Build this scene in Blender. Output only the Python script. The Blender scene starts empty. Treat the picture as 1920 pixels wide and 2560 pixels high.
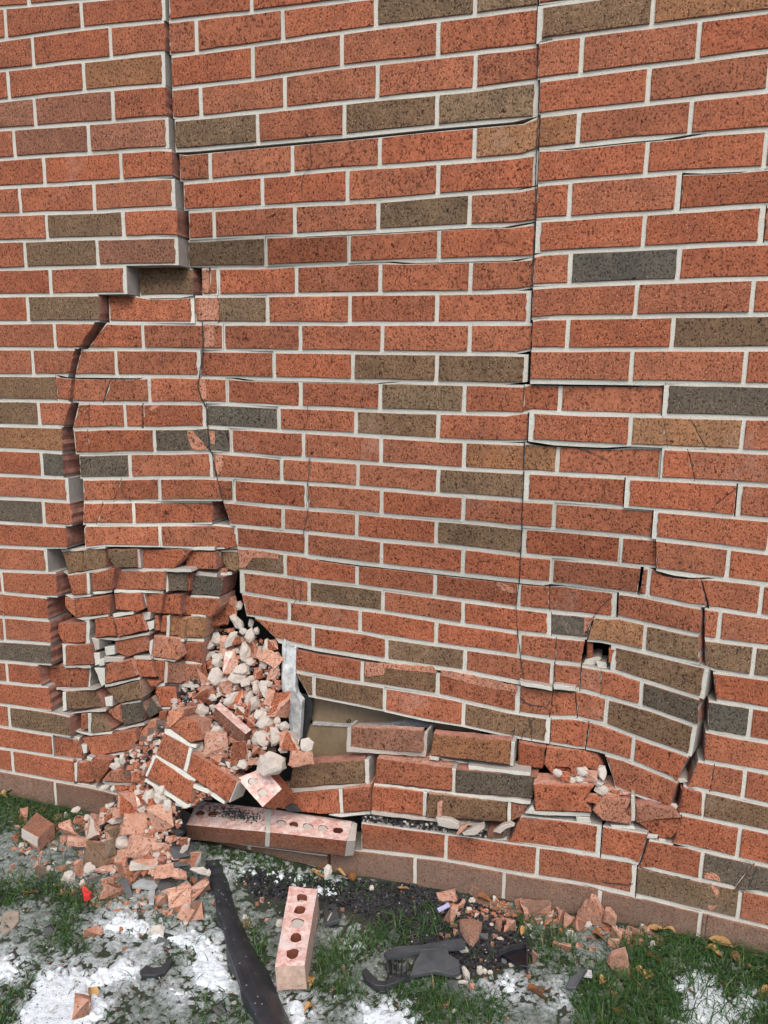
import bpy, bmesh, math, random
import numpy as np
from mathutils import Vector, Matrix, noise
R_ = math.radians
random.seed(11)
sc = bpy.context.scene
COL = sc.collection

# ------------------------------------------------------------------ camera, world, sun, exposure
GZ = 2.115                                   # lattice zero (a bed joint near the top of the view) above the ground
CX, CY, CZ = 1.41969, -1.69235, GZ - 0.88128
YAW, PIT, ROL, F = -0.2997415, 0.1700844, 0.0124751, 1925.16
_r = Vector((math.cos(YAW), -math.sin(YAW), 0)); _fw = Vector((math.sin(YAW), math.cos(YAW), 0)); _u = Vector((0, 0, 1))
FWD = _fw*math.cos(PIT) - _u*math.sin(PIT); U2 = _u*math.cos(PIT) + _fw*math.sin(PIT)
RGT = _r*math.cos(ROL) + U2*math.sin(ROL); UP = U2*math.cos(ROL) - _r*math.sin(ROL)
CAM = Vector((CX, CY, CZ))
cam = bpy.data.cameras.new('camera'); co = bpy.data.objects.new('camera', cam); COL.objects.link(co)
m = Matrix((RGT, UP, -FWD)).transposed().to_4x4(); m.translation = CAM; co.matrix_world = m
cam.sensor_fit = 'HORIZONTAL'; cam.sensor_width = 36; cam.lens = F/1920*36; cam.clip_end = 500; cam.clip_start = 0.02
sc.camera = co
W = bpy.data.worlds.new('World'); sc.world = W; W.use_nodes = True
wn = W.node_tree.nodes; sky = wn.new('ShaderNodeTexSky'); sky.sky_type = 'NISHITA'; sky.sun_disc = False
SUN_EL, SUN_AZ = R_(52), R_(162)             # azimuth clockwise from +Y: the light stands in front of the wall, a little to the right
sky.sun_elevation = SUN_EL; sky.sun_rotation = SUN_AZ; sky.air_density = 1.0; sky.dust_density = 2.5
wn['Background'].inputs['Strength'].default_value = 0.125
W.node_tree.links.new(sky.outputs[0], wn['Background'].inputs['Color'])
sl = bpy.data.lights.new('sun', 'SUN'); sl.energy = 1.5; sl.angle = R_(40); sl.color = (1, .92, .78)
so = bpy.data.objects.new('sun', sl); COL.objects.link(so)
sd = Vector((math.sin(SUN_AZ)*math.cos(SUN_EL), math.cos(SUN_AZ)*math.cos(SUN_EL), math.sin(SUN_EL)))
so.rotation_euler = sd.to_track_quat('Z', 'Y').to_euler(); so.location = (0, -3, 4)
vs = sc.view_settings; vs.view_transform = 'Standard'; vs.look = 'None'; vs.gamma = 1; vs.use_curve_mapping = False
vs.exposure = 0.68

# ------------------------------------------------------------------ survey of the wall: sight line -> point on a plane
def ray(u, v): return FWD*F + RGT*(u-960) + UP*(1280-v)
def pt(u, v, y=0.0):
    d = ray(u, v); t = (y-CY)/d.y; return CAM + d*t
def gpt(u, v, z=0.0):
    d = ray(u, v); t = (z-CZ)/d.z; return CAM + d*t
def uv(P):
    d = Vector(P) - CAM; z = d.dot(FWD); return 960 + F*d.dot(RGT)/z, 1280 - F*d.dot(UP)/z
def pxm(P): return F/((Vector(P)-CAM).dot(FWD))          # survey units per metre at a point
def lean(u, v):
    P = pt(u, v); a = uv(P+Vector((0, 0, .03))); b = uv(P-Vector((0, 0, .03)))
    return (b[0]-a[0])/(b[1]-a[1])
def itp(x, pts):
    if x <= pts[0][0]:
        (x0, y0), (x1, y1) = pts[0], pts[1]
    elif x >= pts[-1][0]:
        (x0, y0), (x1, y1) = pts[-2], pts[-1]
    else:
        for (x0, y0), (x1, y1) in zip(pts, pts[1:]):
            if x0 <= x <= x1: break
    return y0 + (y1-y0)*(x-x0)/(x1-x0)
def itc(x, pts):
    return itp(min(max(x, pts[0][0]), pts[-1][0]), pts)
GX = [(-2, -.012), (-.097, .002), (.05, .002), (.385, -.010), (.78, -.024), (1.0, -.012), (1.21, -.002), (1.65, .003), (3, 0)]
def gh(x, y):                                 # ground height
    h = itc(x, GX) + min(0, y)*0.01
    return h + .006*noise.noise(Vector((x*6, y*6, 0))) + .003*noise.noise(Vector((x*21, y*21, 3)))
def gp(u, v):
    P = gpt(u, v, 0)
    for _ in range(3): P = gpt(u, v, gh(P.x, P.y))
    return P

# ------------------------------------------------------------------ materials
def newmat(name):
    mt = bpy.data.materials.new(name); mt.use_nodes = True
    nt = mt.node_tree; return mt, nt, nt.nodes['Principled BSDF']
def N(nt, typ, **kw):
    n = nt.nodes.new(typ)
    for k, v in kw.items():
        if k.startswith('i_'): n.inputs[k[2:].replace('_', ' ')].default_value = v
        else: setattr(n, k, v)
    return n
def ramp(nt, src, stops):
    r = nt.nodes.new('ShaderNodeValToRGB'); e = r.color_ramp.elements
    while len(e) < len(stops): e.new(.5)
    for el, (p, c) in zip(e, stops): el.position = p; el.color = c if len(c) == 4 else (*c, 1)
    nt.links.new(src, r.inputs[0]); return r
def mix(nt, fac, a, b, typ='MIX'):
    n = nt.nodes.new('ShaderNodeMix'); n.data_type = 'RGBA'; n.blend_type = typ
    for i, s in ((0, fac), (6, a), (7, b)):
        if hasattr(s, 'is_linked') or hasattr(s, 'links'): nt.links.new(s, n.inputs[i])
        elif i == 0: n.inputs[0].default_value = s
        else: n.inputs[i].default_value = (*s, 1) if len(s) == 3 else s
    return n.outputs[2]
def mapping(nt, sc3):
    g = N(nt, 'ShaderNodeNewGeometry'); mp = N(nt, 'ShaderNodeMapping'); mp.inputs['Scale'].default_value = sc3
    nt.links.new(g.outputs['Position'], mp.inputs[0]); return mp.outputs[0]
def tex(nt, vec, scale, detail=3, rough=.6, typ='ShaderNodeTexNoise'):
    n = nt.nodes.new(typ); nt.links.new(vec, n.inputs['Vector']); n.inputs['Scale'].default_value = scale
    if typ == 'ShaderNodeTexNoise': n.inputs['Detail'].default_value = detail; n.inputs['Roughness'].default_value = rough
    return n
def bump(nt, bs, h, strength, dist):
    b = N(nt, 'ShaderNodeBump'); b.inputs['Strength'].default_value = strength; b.inputs['Distance'].default_value = dist
    nt.links.new(h, b.inputs['Height']); nt.links.new(b.outputs[0], bs.inputs['Normal'])

def mat_brick():
    mt, nt, bs = newmat('wire_cut_brick')
    oi = N(nt, 'ShaderNodeObjectInfo'); vec = mapping(nt, (1, 1, 1)); vec2 = mapping(nt, (1, 1, .75))
    big = tex(nt, vec, 14, 3); med = tex(nt, vec, 70, 4, .7); pits = tex(nt, vec2, 235, 3, .66)
    pits2 = tex(nt, vec2, 90, 2, .6); sp = tex(nt, vec, 190, typ='ShaderNodeTexVoronoi')
    tone = ramp(nt, big.outputs[0], [(.3, (.80, .80, .82)), (.7, (1.16, 1.14, 1.12))]).outputs[0]
    c = mix(nt, 1.0, oi.outputs['Color'], tone, 'MULTIPLY')
    c = mix(nt, 1.0, c, ramp(nt, med.outputs[0], [(.28, (.72, .72, .72)), (.72, (1.25, 1.25, 1.25))]).outputs[0], 'MULTIPLY')
    pm = ramp(nt, pits.outputs[0], [(.40, (1, 1, 1)), (.47, (0, 0, 0))]).outputs[0]
    c = mix(nt, pm, c, mix(nt, 1.0, c, (.33, .28, .26), 'MULTIPLY'))
    pm2 = ramp(nt, pits2.outputs[0], [(.29, (1, 1, 1)), (.345, (0, 0, 0))]).outputs[0]
    c = mix(nt, pm2, c, mix(nt, 1.0, c, (.24, .2, .19), 'MULTIPLY'))
    lt = ramp(nt, sp.outputs['Distance'], [(.12, (.9, .9, .9)), (.21, (0, 0, 0))]).outputs[0]
    keep = ramp(nt, sp.outputs['Color'], [(.47, (0, 0, 0)), (.53, (1, 1, 1))]).outputs[0]
    lm = mix(nt, 1.0, lt, keep, 'MULTIPLY')
    c = mix(nt, lm, c, mix(nt, .55, c, (.85, .55, .38)))
    dust = ramp(nt, tex(nt, vec, 5, 5, .75).outputs[0], [(.60, (0, 0, 0)), (.82, (.35, .35, .35))]).outputs[0]
    c = mix(nt, dust, c, (.55, .42, .36))
    # soil splash on the bottom course: earth thrown up from the ground
    g = N(nt, 'ShaderNodeNewGeometry'); sx = N(nt, 'ShaderNodeSeparateXYZ'); nt.links.new(g.outputs['Position'], sx.inputs[0])
    ad = N(nt, 'ShaderNodeMath', operation='MULTIPLY_ADD'); nt.links.new(med.outputs[0], ad.inputs[0]); ad.inputs[1].default_value = .10
    nt.links.new(sx.outputs[2], ad.inputs[2])
    sm = ramp(nt, ad.outputs[0], [(.08, (.62, .62, .62)), (.16, (0, 0, 0))]).outputs[0]
    sm = mix(nt, 1.0, sm, ramp(nt, tex(nt, vec, 28, 5, .75).outputs[0], [(.33, (.35, .35, .35)), (.62, (1, 1, 1))]).outputs[0], 'MULTIPLY')
    c = mix(nt, sm, c, (.175, .145, .115))
    nt.links.new(c, bs.inputs['Base Color']); bs.inputs['Roughness'].default_value = .9; bs.inputs['Specular IOR Level'].default_value = .25
    h = mix(nt, .5, pits.outputs[0], med.outputs[0]); bump(nt, bs, h, .75, .0035)
    return mt
def mat_core():
    mt, nt, bs = newmat('broken_brick_core'); vec = mapping(nt, (1, 1, 1))
    n = tex(nt, vec, 55, 6, .75); n2 = tex(nt, vec, 160, 3, .6)
    oi = N(nt, 'ShaderNodeObjectInfo')
    c = ramp(nt, n.outputs[0], [(.3, (.44, .19, .12)), (.5, (.60, .33, .24)), (.72, (.74, .58, .51))]).outputs[0]
    c = mix(nt, .5, c, mix(nt, 1.0, oi.outputs['Color'], (1.15, 1.4, 1.55), 'MULTIPLY'))
    c = mix(nt, ramp(nt, n2.outputs[0], [(.36, (1, 1, 1)), (.42, (0, 0, 0))]).outputs[0], c, (.20, .085, .06))
    nt.links.new(c, bs.inputs['Base Color']); bs.inputs['Roughness'].default_value = .95; bump(nt, bs, n.outputs[0], .9, .006)
    return mt
def mat_mortar(name, a, b, stain):
    mt, nt, bs = newmat(name); vec = mapping(nt, (1, 1, 1))
    n = tex(nt, vec, 40, 6, .7); n2 = tex(nt, vec, 260, 3, .7); n3 = tex(nt, vec, 7, 4, .6)
    c = mix(nt, n.outputs[0], a, b)
    c = mix(nt, ramp(nt, n3.outputs[0], [(.5, (0, 0, 0)), (.75, (.55, .55, .55))]).outputs[0], c, stain)
    c = mix(nt, ramp(nt, n2.outputs[0], [(.3, (.7, .7, .7)), (.4, (0, 0, 0))]).outputs[0], c, (.26, .25, .23))
    nt.links.new(c, bs.inputs['Base Color']); bs.inputs['Roughness'].default_value = .95; bump(nt, bs, mix(nt, .5, n.outputs[0], n2.outputs[0]), .8, .004)
    return mt
def mat_pinkish():
    mt, nt, bs = newmat('brick_bed_face_with_mortar_film'); vec = mapping(nt, (1, 1, 1))
    n = tex(nt, vec, 60, 6, .75); n2 = tex(nt, vec, 130, 4, .7); n3 = tex(nt, vec, 18, 4, .6)
    c = ramp(nt, n.outputs[0], [(.33, (.50, .24, .20)), (.5, (.68, .43, .38)), (.66, (.84, .75, .71))]).outputs[0]
    c = mix(nt, ramp(nt, n3.outputs[0], [(.5, (0, 0, 0)), (.62, (.8, .8, .8))]).outputs[0], c, (.70, .60, .57))
    c = mix(nt, ramp(nt, n2.outputs[0], [(.33, (.8, .8, .8)), (.4, (0, 0, 0))]).outputs[0], c, (.24, .10, .09))
    nt.links.new(c, bs.inputs['Base Color']); bs.inputs['Roughness'].default_value = .95; bump(nt, bs, n.outputs[0], .7, .004)
    return mt
def mat_plain(name, col, rough=.7, var=.25, scale=60, bmp=.3, metal=0, spec=.5):
    mt, nt, bs = newmat(name); vec = mapping(nt, (1, 1, 1)); n = tex(nt, vec, scale, 5, .7)
    lo = tuple(max(0, x*(1-var)) for x in col); hi = tuple(min(1, x*(1+var)) for x in col)
    c = ramp(nt, n.outputs[0], [(.3, lo), (.7, hi)]).outputs[0]
    nt.links.new(c, bs.inputs['Base Color']); bs.inputs['Roughness'].default_value = rough; bs.inputs['Metallic'].default_value = metal
    bs.inputs['Specular IOR Level'].default_value = spec
    if bmp: bump(nt, bs, n.outputs[0], bmp, .002)
    return mt
BR = mat_brick(); CO = mat_core(); PK = mat_pinkish()
MO = mat_mortar('grey_lime_mortar', (.50, .49, .435), (.68, .67, .61), (.43, .40, .33))
MW = mat_mortar('pale_broken_mortar', (.40, .355, .31), (.61, .565, .515), (.46, .33, .27))
RAWM_SHADE = mat_mortar('raw_mortar_gap_shade', (.27, .245, .22), (.44, .41, .38), (.30, .20, .17))  # grey-brown broken mortar, darkened further: shade of open joints put into the colour
RAWB_SHADE = mat_plain('raw_brick_crack_shade', (.30, .135, .10), .95, .45, 45, .7)  # bare brick red with the shade inside the cracks worked into its colour
DARK = mat_plain('painted_darkness', (.035, .035, .038), .95)  # near-black: the darkness inside cavity and cracks is in the colour
BLK = mat_plain('dark_plastic', (.030, .032, .036), .55, .5, 35, .25)
BLK2 = mat_plain('grey_plastic', (.055, .06, .066), .6, .35, 25, .2)
def mat_trim():
    mt, nt, bs = newmat('scuffed_black_trim'); vec = mapping(nt, (1, 1, 1)); n = tex(nt, vec, 22, 6, .7); v = tex(nt, vec, 75, typ='ShaderNodeTexVoronoi')
    c = ramp(nt, n.outputs[0], [(.3, (.016, .018, .022)), (.7, (.042, .046, .053))]).outputs[0]
    d = mix(nt, 1.0, ramp(nt, v.outputs['Distance'], [(.10, (1, 1, 1)), (.17, (0, 0, 0))]).outputs[0], ramp(nt, v.outputs['Color'], [(.6, (0, 0, 0)), (.66, (.7, .7, .7))]).outputs[0], 'MULTIPLY')
    c = mix(nt, d, c, (.35, .37, .40)); nt.links.new(c, bs.inputs['Base Color']); bs.inputs['Roughness'].default_value = .5; bump(nt, bs, n.outputs[0], .35, .004); return mt
TRIM = mat_trim()
SHIN = mat_plain('gloss_black_plastic', (.012, .012, .016), .22, .3, 30, .05)
REDP = mat_plain('red_plastic', (.72, .05, .05), .35, .1)
LAV = mat_plain('lavender_plastic', (.46, .48, .74), .45, .1)
BOARD = mat_plain('tan_sheathing', (.235, .175, .11), .75, .22, 30, .15)
BOARD2 = mat_plain('frayed_board_edge', (.42, .42, .42), .9, .4, 120, .6)
STEEL = mat_plain('galvanised_steel', (.66, .71, .78), .35, .45, 45, .25, .15)
TINT = {'R': (.350, .120, .064), 'r': (.32, .113, .064), 'M': (.275, .125, .080), 'T': (.32, .155, .078), 'B': (.195, .122, .072), 'G': (.118, .100, .077), 'D': (.235, .122, .082), 'P': (.42, .185, .115)}
def tint(c):
    r, g, b = TINT[c]; k = random.uniform(.86, 1.12); h = random.uniform(-.09, .07)
    return (r*k, g*k*(1-h), b*k*(1-1.5*h), 1)

# ------------------------------------------------------------------ object helpers
def link(name, me, mats, parent=None, color=None):
    o = bpy.data.objects.new(name, me); COL.objects.link(o)
    for mt in mats: me.materials.append(mt)
    if parent is not None: o.parent = parent
    if color: o.color = color
    return o
def tag(o, label=None, cat=None, group=None, kind=None):
    for k, v in (('label', label), ('category', cat), ('group', group), ('kind', kind)):
        if v: o[k] = v
    return o
def empty(name, loc=(0, 0, 0)):
    o = bpy.data.objects.new(name, None); COL.objects.link(o); o.location = loc; o.empty_display_size = .05; return o
def mesh(name, vs_, fs, mi=None, smooth=False):
    me = bpy.data.meshes.new(name); me.from_pydata([tuple(v) for v in vs_], [], fs)
    if mi is not None: me.polygons.foreach_set('material_index', mi)
    if smooth: me.polygons.foreach_set('use_smooth', [True]*len(me.polygons))
    me.update(); return me
def prism(front, back, ch=.0015, vs_=None, fs=None, mi=None, side_mi=0, cap=False):
    """front: loop of points (clockwise or not), back: offset vector; the rim is chamfered by ch"""
    if vs_ is None: vs_, fs, mi = [], [], []
    n = len(front); c = sum(front, Vector())/n; b0 = len(vs_); bdir = back.normalized()
    for p in front:
        d = (c-p); vs_.append(p + d.normalized()*min(ch*1.2, d.length*.3))
    for p in front: vs_.append(p + bdir*ch)
    for p in front: vs_.append(p + back)
    fs.append([b0+i for i in range(n)]); mi.append(0)
    for i in range(n):
        j = (i+1) % n
        fs.append([b0+i, b0+n+i, b0+n+j, b0+j]); mi.append(0)
        fs.append([b0+n+i, b0+2*n+i, b0+2*n+j, b0+n+j]); mi.append(side_mi)
    if cap: fs.append([b0+2*n+i for i in reversed(range(n))]); mi.append(side_mi)
    return vs_, fs, mi

# ------------------------------------------------------------------ the setting: ground
def grid_mesh(name, x0, x1, y0, y1, st, zf):
    nx, ny = int((x1-x0)/st)+1, int((y1-y0)/st)+1
    vs_ = [(x0+i*st, y0+j*st, zf(x0+i*st, y0+j*st)) for j in range(ny) for i in range(nx)]
    fs = [(j*nx+i, j*nx+i+1, (j+1)*nx+i+1, (j+1)*nx+i) for j in range(ny-1) for i in range(nx-1)]
    return mesh(name, vs_, fs, smooth=True)
def mat_ground():
    mt, nt, bs = newmat('damp_soil_with_frost'); vec = mapping(nt, (1, 1, 1))
    n = tex(nt, vec, 30, 8, .75); n2 = tex(nt, vec, 120, 5, .75); n3 = tex(nt, vec, 9, 5, .6)
    c = ramp(nt, n.outputs[0], [(.3, (.020, .022, .018)), (.5, (.045, .048, .036)), (.7, (.085, .080, .062))]).outputs[0]
    gr = ramp(nt, n3.outputs[0], [(.45, (0, 0, 0)), (.6, (.6, .6, .6))]).outputs[0]
    c = mix(nt, gr, c, (.030, .055, .022))
    nt.links.new(c, bs.inputs['Base Color']); bs.inputs['Roughness'].default_value = .92; bump(nt, bs, mix(nt, .5, n.outputs[0], n2.outputs[0]), 1, .01)
    return mt
GR = mat_ground()
NEAR = (-1.3, 2.9, -1.35, .06)
vs_, fs = [], []
xs = [-60, -20, -6, -3] + [NEAR[0]+i*.02 for i in range(211)] + [4, 8, 20, 60]
ys = [-60, -20, -6, -2.5] + [NEAR[2]+i*.02 for i in range(72)] + [.4, 3, 10]
for y in ys:
    for x in xs: vs_.append((x, y, gh(x, y) if abs(x) < 4 and y > -3 else -.03))
nx = len(xs)
fs = [(j*nx+i, j*nx+i+1, (j+1)*nx+i+1, (j+1)*nx+i) for j in range(len(ys)-1) for i in range(nx-1)]
tag(link('ground', mesh('ground', vs_, fs, smooth=True), [GR]), 'frozen dark soil of the lawn at the foot of the wall', kind='structure')

# ------------------------------------------------------------------ the wall: traced bed joints and courses
L = {
-1: [(0, -60), (409, -100), (424, -104), (900, -175)],
0: [(0, 19), (174, 4), (405, -20), (424, -26), (640, -56), (900, -90)],
1: [(0, 99), (193, 72), (413, 51), (424, 52), (640, 28), (870, 0), (1000, -15), (1200, -42), (1343, -58), (1352, -88), (1920, -180)],
2: [(0, 175), (193, 153), (417, 129), (428, 139), (640, 111), (931, 69), (1180, 39), (1280, 25), (1343, 17), (1350, 13), (1480, -4), (1920, -74)],
3: [(0, 251), (208, 228), (417, 211), (432, 221), (640, 197), (856, 166), (1095, 141), (1280, 121), (1343, 112), (1350, 100), (1920, 27)],
4: [(0, 323), (231, 307), (420, 292), (440, 299), (640, 279), (941, 247), (1180, 224), (1280, 210), (1343, 202), (1350, 199), (1920, 127)],
5: [(0, 397), (231, 382), (417, 370), (446, 377), (640, 359), (856, 340), (1088, 316), (1280, 299), (1343, 293), (1349, 287), (1920, 226)],
6: [(0, 469), (231, 455), (428, 443), (458, 456), (640, 441), (871, 421), (1088, 407), (1280, 392), (1338, 386), (1346, 373), (1600, 346), (1920, 322)],
7: [(0, 536), (231, 529), (432, 518), (466, 528), (640, 517), (941, 502), (1095, 488), (1280, 476), (1335, 472), (1346, 459), (1500, 446), (1666, 432), (1920, 419)],
8: [(0, 603), (193, 597), (432, 590), (473, 600), (640, 592), (949, 577), (1172, 564), (1280, 562), (1336, 558), (1342, 550), (1612, 533), (1920, 512)],
9: [(0, 673), (231, 666), (440, 662), (478, 669), (640, 668), (864, 658), (1095, 650), (1280, 645), (1334, 643), (1339, 633), (1600, 620), (1920, 606)],
10: [(0, 739), (316, 735), (349, 741), (480, 739), (640, 738), (949, 733), (1180, 731), (1280, 728), (1327, 726), (1334, 716), (1600, 705), (1920, 695)],
11: [(0, 806), (247, 805), (283, 807), (640, 809), (871, 809), (1280, 808), (1328, 808), (1334, 795), (1920, 785)],
12: [(0, 871), (200, 872), (216, 873), (400, 873), (640, 877), (871, 880), (1280, 885), (1320, 886), (1329, 874), (1920, 872)],
13: [(0, 938), (166, 938), (184, 939), (450, 941), (640, 946), (871, 951), (1091, 957), (1280, 962), (1310, 962), (1320, 953), (1440, 955), (1700, 958), (1920, 963)],
14: [(0, 1001), (139, 1002), (174, 1004), (191, 1007), (480, 1008), (561, 1009), (683, 1016), (813, 1020), (960, 1027), (1163, 1033), (1309, 1036), (1316, 1028), (1440, 1034), (1920, 1046)],
15: [(0, 1063), (153, 1067), (176, 1074), (289, 1070), (411, 1071), (500, 1069), (518, 1067), (683, 1076), (885, 1086), (960, 1092), (1099, 1100), (1310, 1108), (1320, 1103), (1440, 1110), (1920, 1131)],
16: [(0, 1124), (160, 1131), (190, 1136), (312, 1133), (480, 1131), (520, 1129), (601, 1135), (700, 1144), (769, 1147), (960, 1160), (1160, 1173), (1310, 1180), (1440, 1187), (1920, 1213)],
17: [(0, 1187), (168, 1195), (200, 1197), (480, 1193), (590, 1198), (706, 1205), (891, 1217), (960, 1223), (1093, 1235), (1307, 1251), (1440, 1259), (1920, 1299)],
18: [(0, 1245), (171, 1254), (204, 1255), (480, 1252), (555, 1253), (700, 1267), (885, 1281), (960, 1288), (1163, 1305), (1304, 1319), (1440, 1329), (1637, 1347), (1920, 1382)],
19: [(0, 1306), (165, 1316), (203, 1312), (391, 1312), (532, 1310), (581, 1314), (711, 1326), (885, 1343), (960, 1352), (1122, 1366), (1301, 1387), (1440, 1400), (1637, 1420), (1641, 1427), (1920, 1462)],
20: [(0, 1366), (119, 1372), (209, 1371), (260, 1366), (399, 1368), (538, 1373), (596, 1371), (694, 1381), (764, 1389), (891, 1407), (960, 1414), (1082, 1428), (1299, 1452), (1440, 1466), (1556, 1482), (1596, 1488), (1741, 1518), (1764, 1520), (1920, 1543)],
21: [(0, 1426), (115, 1431), (599, 1427), (700, 1439), (769, 1450), (897, 1465), (960, 1475), (1084, 1491), (1293, 1520), (1440, 1536), (1533, 1546), (1547, 1543), (1614, 1560), (1747, 1589), (1763, 1598), (1920, 1618)],
22: [(0, 1482), (124, 1494), (604, 1482), (723, 1502), (955, 1530), (1087, 1551), (1296, 1582), (1440, 1597), (1466, 1599), (1611, 1630), (1758, 1666), (1784, 1679), (1920, 1698)],
23: [(0, 1542), (121, 1551), (619, 1540), (723, 1556), (902, 1581), (960, 1593), (1090, 1611), (1301, 1641), (1388, 1656), (1440, 1661), (1530, 1677), (1608, 1702), (1747, 1746), (1779, 1752), (1920, 1774)],
24: [(0, 1602), (127, 1611), (697, 1602), (784, 1621), (960, 1650), (1160, 1679), (1264, 1699), (1299, 1708), (1377, 1717), (1440, 1722), (1495, 1738), (1602, 1767), (1741, 1816), (1770, 1830), (1920, 1856)],
25: [(0, 1654), (127, 1664), (737, 1678), (787, 1689), (960, 1717), (1090, 1738), (1163, 1755), (1293, 1784), (1371, 1794), (1440, 1795), (1509, 1811), (1585, 1842), (1726, 1891), (1750, 1902), (1920, 1933)],
26: [(0, 1706), (101, 1716), (735, 1738), (772, 1742), (960, 1779), (1047, 1800), (1157, 1817), (1287, 1846), (1371, 1859), (1440, 1871), (1475, 1874), (1579, 1905), (1690, 1952), (1721, 1968), (1920, 2014)],
27: [(0, 1762), (130, 1780), (174, 1790), (1500, 1955), (1541, 1972), (1666, 2018), (1692, 2033), (1920, 2082)],
28: [(0, 1817), (179, 1845), (1304, 2038), (1440, 2053), (1617, 2082), (1622, 2098), (1689, 2110), (1764, 2129), (1920, 2166)],
29: [(0, 1871), (214, 1904), (300, 1921), (905, 2056), (1110, 2083), (1217, 2098), (1440, 2129), (1495, 2138), (1590, 2154), (1596, 2167), (1752, 2202), (1920, 2238)],
30: [(0, 1927), (139, 1953), (220, 1966), (295, 1985), (460, 2088), (625, 2113), (818, 2138), (827, 2118), (960, 2132), (1108, 2150), (1264, 2179), (1440, 2208), (1501, 2220), (1585, 2238), (1758, 2280), (1920, 2320)],
31: [(0, 1992), (136, 2018), (295, 2050), (460, 2112), (625, 2140), (818, 2175), (842, 2194), (1037, 2222), (1260, 2257), (1544, 2314), (1747, 2353), (1920, 2392)],
}
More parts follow.
